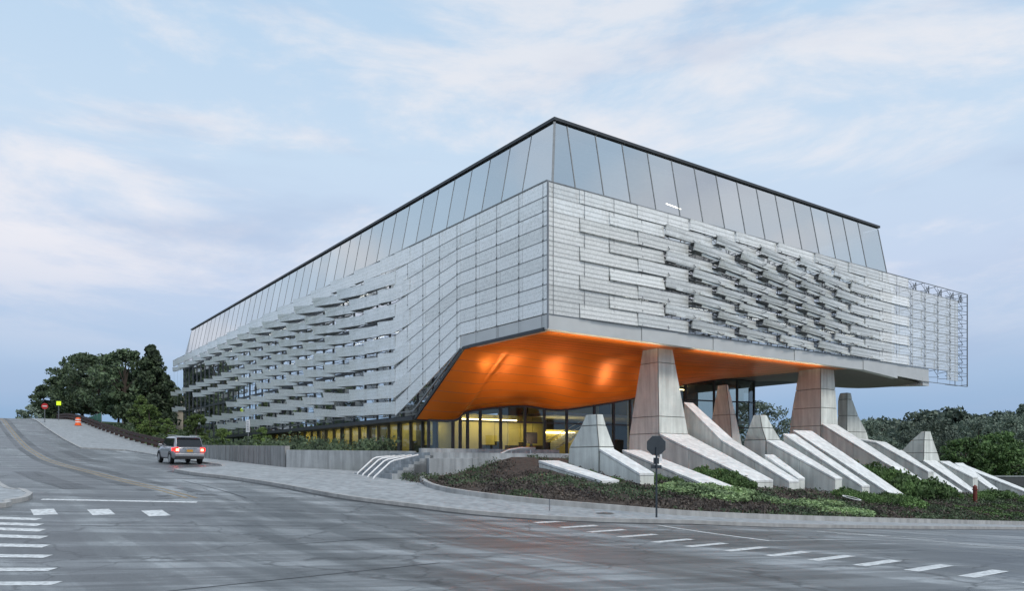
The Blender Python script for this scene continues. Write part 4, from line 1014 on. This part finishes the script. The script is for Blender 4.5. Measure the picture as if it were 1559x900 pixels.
# wooden rail fence
fpts = [(lerp(-8.9, -10.8, t), lerp(46, 128, t)) for t in [i/28 for i in range(29)]]
s = thing('rail_fence', 'dark brown timber rail fence along the uphill pavement', 'fence', (0, 0, 0))
r1 = MB()
for i, (b, a) in enumerate(fpts):
    p = W(b, a, Tl(b, a)+.05); MB().box(p.x-.14, p.x+.14, p.y-.14, p.y+.14, p.z-.2, p.z+1.05).build('fence_post', 'wood_rail', s)
for (b0, a0), (b1, a1) in zip(fpts, fpts[1:]):
    for h in (.55, .98): r1.bar(W(b0-.18, a0, Tl(b0, a0)+h), W(b1-.18, a1, Tl(b1, a1)+h), .08, .3)
r1.build('rail', 'wood_rail', s)
X, Y = tuple(W(-9.6, 92))[:2]
s = thing('construction_fence', 'green fabric covered fence behind the orange drum', 'fence', (X, Y, T(X, Y)), ROTZ)
mb = MB(); mb.box(-.02, .02, -8, 16, .1, 1.5); p_ = mb.build('fabric', 'green_fabric', s)
for k in range(7): MB().tube([(0, -8+4*k, -.6), (0, -8+4*k, 1.6)], .04, 6).build('post', 'grey_metal', s)
# lamp pole and oncoming car on the crest
X, Y = tuple(W(-25.5, 148))[:2]
s = thing('street_lamp', 'slim grey street lamp on the crest at the left edge', 'lamp', (X, Y, T(X, Y)), ROTZ)
MB().tube([(0, 0, 0), (0, 0, 3.6), (0, 0, 7.0)], [.12, .09, .06], 8).build('pole', 'grey_metal', s); MB().tube([(0, 0, 6.9), (.8, 0, 7.2), (1.8, 0, 7.25)], .05, 6).build('arm', 'grey_metal', s)
MB().box(1.5, 2.2, -.15, .15, 7.16, 7.28).build('lamp_head', 'grey_metal', s, bevel=.03)

# house behind the trees at the left
hb, ha = 1.5, 104; p = W(hb, ha); z = T(p.x, p.y)
s = thing('house', 'small cream house with a brown pitched roof between the trees and the glass', 'house', (p.x, p.y, z), ROTZ)
mb = MB(); mb.box(-5, 5, -4, 4, -1, 3.0); mb.build('wall', 'wall_cream', s)
mb = MB(); mb.hexa([(-5.6, -4.6, 2.95), (5.6, -4.6, 2.95), (5.6, 4.6, 2.95), (-5.6, 4.6, 2.95)], [(-4.6, -.1, 5.2), (4.6, -.1, 5.2), (4.6, .1, 5.2), (-4.6, .1, 5.2)]); mb.build('roof', 'roof_tan', s)
for y0 in (-2.6, 1.2):
    w_ = MB().box(-5.06, -5.003, y0, y0+1.3, .9, 2.3).build('window', 'sign_white', s); MB().box(-5.1, -5.063, y0+.1, y0+1.2, 1.0, 2.2).build('pane', 'glass_dark', w_)
# low building seen under the cantilever
p = (84, 240); s = thing('house', 'low distant building with a grey roof seen under the cantilever', 'house', (*p, T(*p)), R(15))
MB().box(-14, 14, -6, 6, -1, 8.0).build('wall', 'wall_cream', s); mb = MB(); mb.hexa([(-15, -7, 8), (15, -7, 8), (15, 7, 8), (-15, 7, 8)], [(-13, -1, 11), (13, -1, 11), (13, 1, 11), (-13, 1, 11)]); mb.build('roof', 'grey_metal', s)
for k in range(5): MB().box(-12+5*k, -10+5*k, -6.05, -6.003, 3, 5.5).build('window', 'glass_dark', s)
# dark wall at the right edge
s = thing('boundary_wall', 'long dark low wall below the right treeline', 'wall', (60, 92, T(60, 92)), R(-4))
mb = MB(); mb.box(-6, 60, 0, .4, -.5, 2.2); mb.build('wall_body', 'interior_dark', s); MB().box(-6.05, 60, -.05, .45, 2.2, 2.35).build('coping', 'pavement', s)
# kiosk screen in front of lobby
s = site('information_screen', 'dark flat information screen on a stand before the lobby glass', 'screen', 5.9, 9.2, TZ)
MB().box(-.45, .45, -.06, .04, .75, 1.5).build('display', 'plastic_black', s, bevel=.02); MB().box(-.08, .08, 0, .06, 0, .8).build('stand', 'dark_metal', s); MB().box(-.35, .35, -.2, .25, 0, .04).build('base', 'dark_metal', s)
# ring lights in the bed, red post
for lab, b, a in (('left white ring of an in-ground light in the bed', 13.4, -8.9), ('right white ring of an in-ground light in the bed', 17.5, -9.6)):
    s = site('ground_light', lab, 'light', b, a, bed_z(b, a)+.24, 'round in-ground lights in the bed')
    s.rotation_euler = (R(14), R(4), ROTZ)
    ring = MB(); n = 24
    for k in range(n):
        t0 = 2*math.pi*k/n; t1 = 2*math.pi*(k+1)/n
        q = lambda r, t, z: (r*math.cos(t), r*math.sin(t), z)
        ring.hexa([q(.40, t0, 0), q(.48, t0, 0), q(.48, t1, 0), q(.40, t1, 0)], [q(.40, t0, .03), q(.48, t0, .03), q(.48, t1, .03), q(.40, t1, .03)])
    ring.build('ring', 'sign_white', s); MB().tube([(0, 0, -.05), (0, 0, .02)], .39, 20).build('lens', 'glass_dark', s)
p = W(30.5, -7.6); s = thing('hydrant_post', 'dull red round post standing at the right end of the bed', 'post', (p.x, p.y, bed_z(30.5, -7.6)))
MB().tube([(0, 0, -.2), (0, 0, 1.05), (0, 0, 1.15)], [.13, .13, .04], 12).build('body', 'post_red', s, smooth=False); MB().tube([(0, 0, .8), (0, 0, .88)], .17, 12).build('collar', 'post_red', s)
# manhole cover in the pavement
s = thing('manhole_cover', 'small dark round manhole cover in the pavement near the stop sign', 'manhole cover', (3.3, 27.5, T(3.3, 27.5)+.115))
MB().tube([(0, 0, 0), (0, 0, .012)], .3, 20).build('lid', 'dark_metal', s); MB().tube([(0, 0, 0), (0, 0, .008)], .36, 20).build('rim', 'concrete_dark', s)

# ------------------------------------------------------------------ the silver car
def loft(sections, m, name, parent, bevel=.05, smooth=True):
    mb = MB(); n = len(sections[0])
    for s_ in sections: mb.v += [tuple(p) for p in s_]
    for i in range(len(sections)-1):
        for k in range(n):
            j = (k+1) % n; mb.f.append((i*n+k, i*n+j, (i+1)*n+j, (i+1)*n+k))
    mb.f.append(tuple(range(n))[::-1]); mb.f.append(tuple((len(sections)-1)*n+k for k in range(n)))
    return mb.build(name, m, parent, smooth=smooth, bevel=bevel)
pc = W(-12.95, 23.2); zc = T(pc.x, pc.y); z2 = T(pc.x+U[0]*2, pc.y+U[1]*2); z1 = T(pc.x-U[0]*2, pc.y-U[1]*2)
car = thing('parked_car', 'silver estate SUV seen from behind with glowing red tail lights', 'car', (pc.x, pc.y, zc+.0), ROTZ+R(1.5)); car.rotation_euler.x = math.atan2(z2-z1, 4)
def sec(y, w, z0, z1, wt):   # one cross-section of the lower body
    return [(-w*.9, y, z0), (w*.9, y, z0), (w, y, z0+.14), (w, y, lerp(z0, z1, .62)), (wt, y, z1), (-wt, y, z1), (-w, y, lerp(z0, z1, .62)), (-w, y, z0+.14)]
body = loft([sec(-2.42, .90, .42, 1.06, .86), sec(-2.34, .965, .34, 1.10, .91), sec(-1.2, .985, .30, 1.13, .93), sec(.6, .985, .30, 1.12, .93), sec(1.4, .98, .30, 1.10, .90), sec(2.15, .95, .33, .98, .82), sec(2.42, .84, .40, .82, .72)], 'car_paint', 'body', car, .04)
def sec2(y, wb, wt, zb, zt): return [(-wb, y, zb), (wb, y, zb), (lerp(wb, wt, .8), y, lerp(zb, zt, .85)), (wt-.1, y, zt), (-wt+.1, y, zt), (-lerp(wb, wt, .8), y, lerp(zb, zt, .85))]
cab = MB(); secs = [sec2(-2.36, .88, .74, 1.05, 1.10), sec2(-2.05, .90, .76, 1.08, 1.76), sec2(-1.4, .91, .77, 1.1, 1.82), sec2(.1, .91, .77, 1.1, 1.81), sec2(.55, .91, .75, 1.1, 1.72), sec2(1.35, .87, .70, 1.08, 1.12)]
loft(secs, 'car_paint', 'cabin', car, .03)
def quadp(name, pts, m, parent): return MB().poly(pts).build(name, m, parent)
quadp('rear_window', [(-.78, -2.352, 1.14), (.78, -2.352, 1.14), (.72, -2.10, 1.66), (-.72, -2.10, 1.66)], 'car_glass', car)
for o_ in [o for o in car.children if o.name.startswith('rear_window')]: o_.location.y = -.035
for sx in (-1, 1):
    for y0, y1 in ((-2.0, -1.32), (-1.24, -.32), (-.24, .72)):
        t1 = y1 if y1 < .4 else .42
        w = MB().hexa([(sx*.925, y0, 1.16), (sx*.925, y1, 1.16), (sx*.85, t1, 1.66), (sx*.85, y0+.04, 1.66)], [(sx*.90, y0, 1.16), (sx*.90, y1, 1.16), (sx*.825, t1, 1.66), (sx*.825, y0+.04, 1.66)]); w.build('side_window', 'car_glass', car)
    MB().bar((sx*.68, -1.9, 1.86), (sx*.68, .3, 1.86), .05, .05).build('roof_rail', 'chrome', car)
    mr_ = MB().box(min(sx*.95, sx*1.16), max(sx*.95, sx*1.16), .72, .84, 1.10, 1.28).build('wing_mirror', 'car_paint', car, bevel=.03)
    x0, x1 = sorted((sx*.66, sx*.93))
    tl = MB().box(x0, x1, -2.455, -2.33, .80, 1.09).build('tail_light', 'tail_red', car, bevel=.02)
    x0, x1 = sorted((sx*.68, sx*.84)); MB().box(x0, x1, -2.468, -2.452, .86, 1.00).build('bulb', 'tail_bright', tl)
    MB().box(min(sx*.955, sx*.99), max(sx*.955, sx*.99), -2.3, -2.0, .86, 1.06).build('side_lamp', 'tail_red', car)
    for yw in (-1.45, 1.45):
        wh = MB().tube([(sx*.76, yw, .37), (sx*.99, yw, .37)], .37, 24).build('wheel', 'rubber', car, bevel=.03)
        MB().tube([(sx*.985, yw, .37), (sx*1.0, yw, .37)], .24, 18).build('rim', 'steel', wh)
        arch = MB(); n = 14
        for k in range(n):
            t0 = math.pi*k/n; t1 = math.pi*(k+1)/n; q = lambda r, t, x: (x, yw+r*math.cos(t), .37+r*math.sin(t))
            arch.hexa([q(.40, t0, sx*.90), q(.47, t0, sx*.90), q(.47, t1, sx*.90), q(.40, t1, sx*.90)], [q(.40, t0, sx*1.0), q(.47, t0, sx*1.0), q(.47, t1, sx*1.0), q(.40, t1, sx*1.0)])
        arch.build('wheel_arch', 'plastic_black', car)
    x0, x1 = sorted((sx*.55, sx*.80)); MB().box(x0, x1, 2.36, 2.44, .62, .80).build('headlight', 'sign_white', car, bevel=.02)
MB().box(-.90, .90, -2.54, -2.36, .50, .70).build('bumper', 'car_paint', car, bevel=.04); MB().box(-.86, .86, -2.50, -2.30, .34, .50).build('lower_bumper', 'plastic_black', car, bevel=.03)
MB().box(-.3, .3, -2.452, -2.425, .80, .97).build('plate_recess', 'chrome', car); MB().box(-.19, .19, -2.462, -2.452, .81, .95).build('number_plate', 'plate_yellow', car)
MB().box(-.45, .45, -2.46, -2.43, 1.02, 1.05).build('tailgate_handle', 'chrome', car)
MB().box(-.72, .72, -2.3, -2.08, 1.74, 1.78).build('spoiler', 'car_paint', car, bevel=.01)

# ------------------------------------------------------------------ sky and light
SUN_E = R(50); az = math.atan2(.62, -.78)     # direction to the sun measured from +Y towards +X
w = bpy.data.worlds.new("World"); scene.world = w; w.use_nodes = True
N = w.node_tree.nodes; L = w.node_tree.links; bg = N['Background']; out = N['World Output']
sky = N.new('ShaderNodeTexSky'); sky.sky_type = 'NISHITA'; sky.sun_disc = False; sky.sun_elevation = SUN_E; sky.sun_rotation = az; sky.air_density = 1.2; sky.dust_density = 2.0
bg.inputs['Strength'].default_value = .05; L.new(sky.outputs[0], bg.inputs['Color'])
tc = N.new('ShaderNodeTexCoord'); sp = N.new('ShaderNodeSeparateXYZ'); L.new(tc.outputs['Generated'], sp.inputs[0])
ramp = N.new('ShaderNodeValToRGB'); L.new(sp.outputs['Z'], ramp.inputs['Fac']); e = ramp.color_ramp.elements
e[0].position = 0; e[0].color = (.25, .40, .62, 1); e[1].position = 1; e[1].color = (.38, .55, .76, 1)
for p_, c_ in ((.05, (.27, .43, .66, 1)), (.12, (.41, .55, .76, 1)), (.22, (.56, .66, .84, 1)), (.36, (.58, .72, .88, 1)), (.5, (.50, .67, .86, 1))):
    x = e.new(p_); x.color = c_
mp = N.new('ShaderNodeMapping'); mp.inputs['Scale'].default_value = (1.3, 1.3, 4.2); mp.inputs['Location'].default_value = (.35, .6, .2); L.new(tc.outputs['Generated'], mp.inputs['Vector'])
n1 = N.new('ShaderNodeTexNoise'); n1.inputs['Scale'].default_value = 2.1; n1.inputs['Detail'].default_value = 9; n1.inputs['Roughness'].default_value = .62; n1.inputs['Distortion'].default_value = .3; L.new(mp.outputs[0], n1.inputs['Vector'])
cr = N.new('ShaderNodeMapRange'); cr.interpolation_type = 'SMOOTHSTEP'; cr.inputs['From Min'].default_value = .42; cr.inputs['From Max'].default_value = .62; cr.inputs['To Max'].default_value = .85; L.new(n1.outputs['Fac'], cr.inputs['Value'])
hz = N.new('ShaderNodeMapRange'); hz.interpolation_type = 'SMOOTHSTEP'; hz.inputs['From Min'].default_value = .07; hz.inputs['From Max'].default_value = .26; L.new(sp.outputs['Z'], hz.inputs['Value'])
mu = N.new('ShaderNodeMath'); mu.operation = 'MULTIPLY'; L.new(cr.outputs[0], mu.inputs[0]); L.new(hz.outputs[0], mu.inputs[1])
# cloud colour: pinkish low, white-blue high
cc = N.new('ShaderNodeValToRGB'); L.new(sp.outputs['Z'], cc.inputs['Fac']); k_ = cc.color_ramp.elements
k_[0].position = .05; k_[0].color = (.60, .64, .78, 1); k_[1].position = .75; k_[1].color = (.66, .74, .84, 1); x = k_.new(.25); x.color = (.88, .86, .90, 1); x = k_.new(.42); x.color = (.84, .84, .88, 1)
mix = N.new('ShaderNodeMix'); mix.data_type = 'RGBA'; L.new(mu.outputs[0], mix.inputs[0]); L.new(ramp.outputs[0], mix.inputs[6]); L.new(cc.outputs[0], mix.inputs[7])
# darker soft blue-grey banks
n2 = N.new('ShaderNodeTexNoise'); n2.inputs['Scale'].default_value = 2.3; n2.inputs['Detail'].default_value = 6; mp2 = N.new('ShaderNodeMapping'); mp2.inputs['Scale'].default_value = (1, 1, 4.5); mp2.inputs['Location'].default_value = (2.1, .3, .9); L.new(tc.outputs['Generated'], mp2.inputs['Vector']); L.new(mp2.outputs[0], n2.inputs['Vector'])
dr = N.new('ShaderNodeMapRange'); dr.interpolation_type = 'SMOOTHSTEP'; dr.inputs['From Min'].default_value = .5; dr.inputs['From Max'].default_value = .72; dr.inputs['To Max'].default_value = .5; L.new(n2.outputs['Fac'], dr.inputs['Value'])
mix2 = N.new('ShaderNodeMix'); mix2.data_type = 'RGBA'; L.new(dr.outputs[0], mix2.inputs[0]); L.new(mix.outputs[2], mix2.inputs[6]); mix2.inputs[7].default_value = (.40, .50, .70, 1)
bg2 = N.new('ShaderNodeBackground'); bg2.inputs['Strength'].default_value = 1.12; L.new(mix2.outputs[2], bg2.inputs['Color'])
ad = N.new('ShaderNodeMixShader'); ad.inputs[0].default_value = .88; L.new(bg.outputs[0], ad.inputs[1]); L.new(bg2.outputs[0], ad.inputs[2]); L.new(ad.outputs[0], out.inputs['Surface'])
sl = bpy.data.lights.new('sun', 'SUN'); sl.energy = 2.0; sl.angle = R(14); sl.color = (1, .95, .88)
so = bpy.data.objects.new('sun', sl); col.objects.link(so)
dv = Vector((.62*math.cos(SUN_E), -.78*math.cos(SUN_E), math.sin(SUN_E))); so.rotation_euler = dv.to_track_quat('Z', 'Y').to_euler(); so.location = (20, -20, 40)

cam = bpy.data.cameras.new('camera'); co = bpy.data.objects.new('camera', cam); col.objects.link(co)
co.location = (0, 0, 2.1); co.rotation_euler = (R(90), 0, 0); cam.sensor_width = 36; cam.lens = 27.02; cam.shift_y = .1636; cam.clip_end = 3000; cam.clip_start = .1
scene.camera = co
scene.view_settings.view_transform = 'Standard'; scene.view_settings.look = 'None'; scene.view_settings.exposure = 0
scene.cycles.transparent_max_bounces = 24
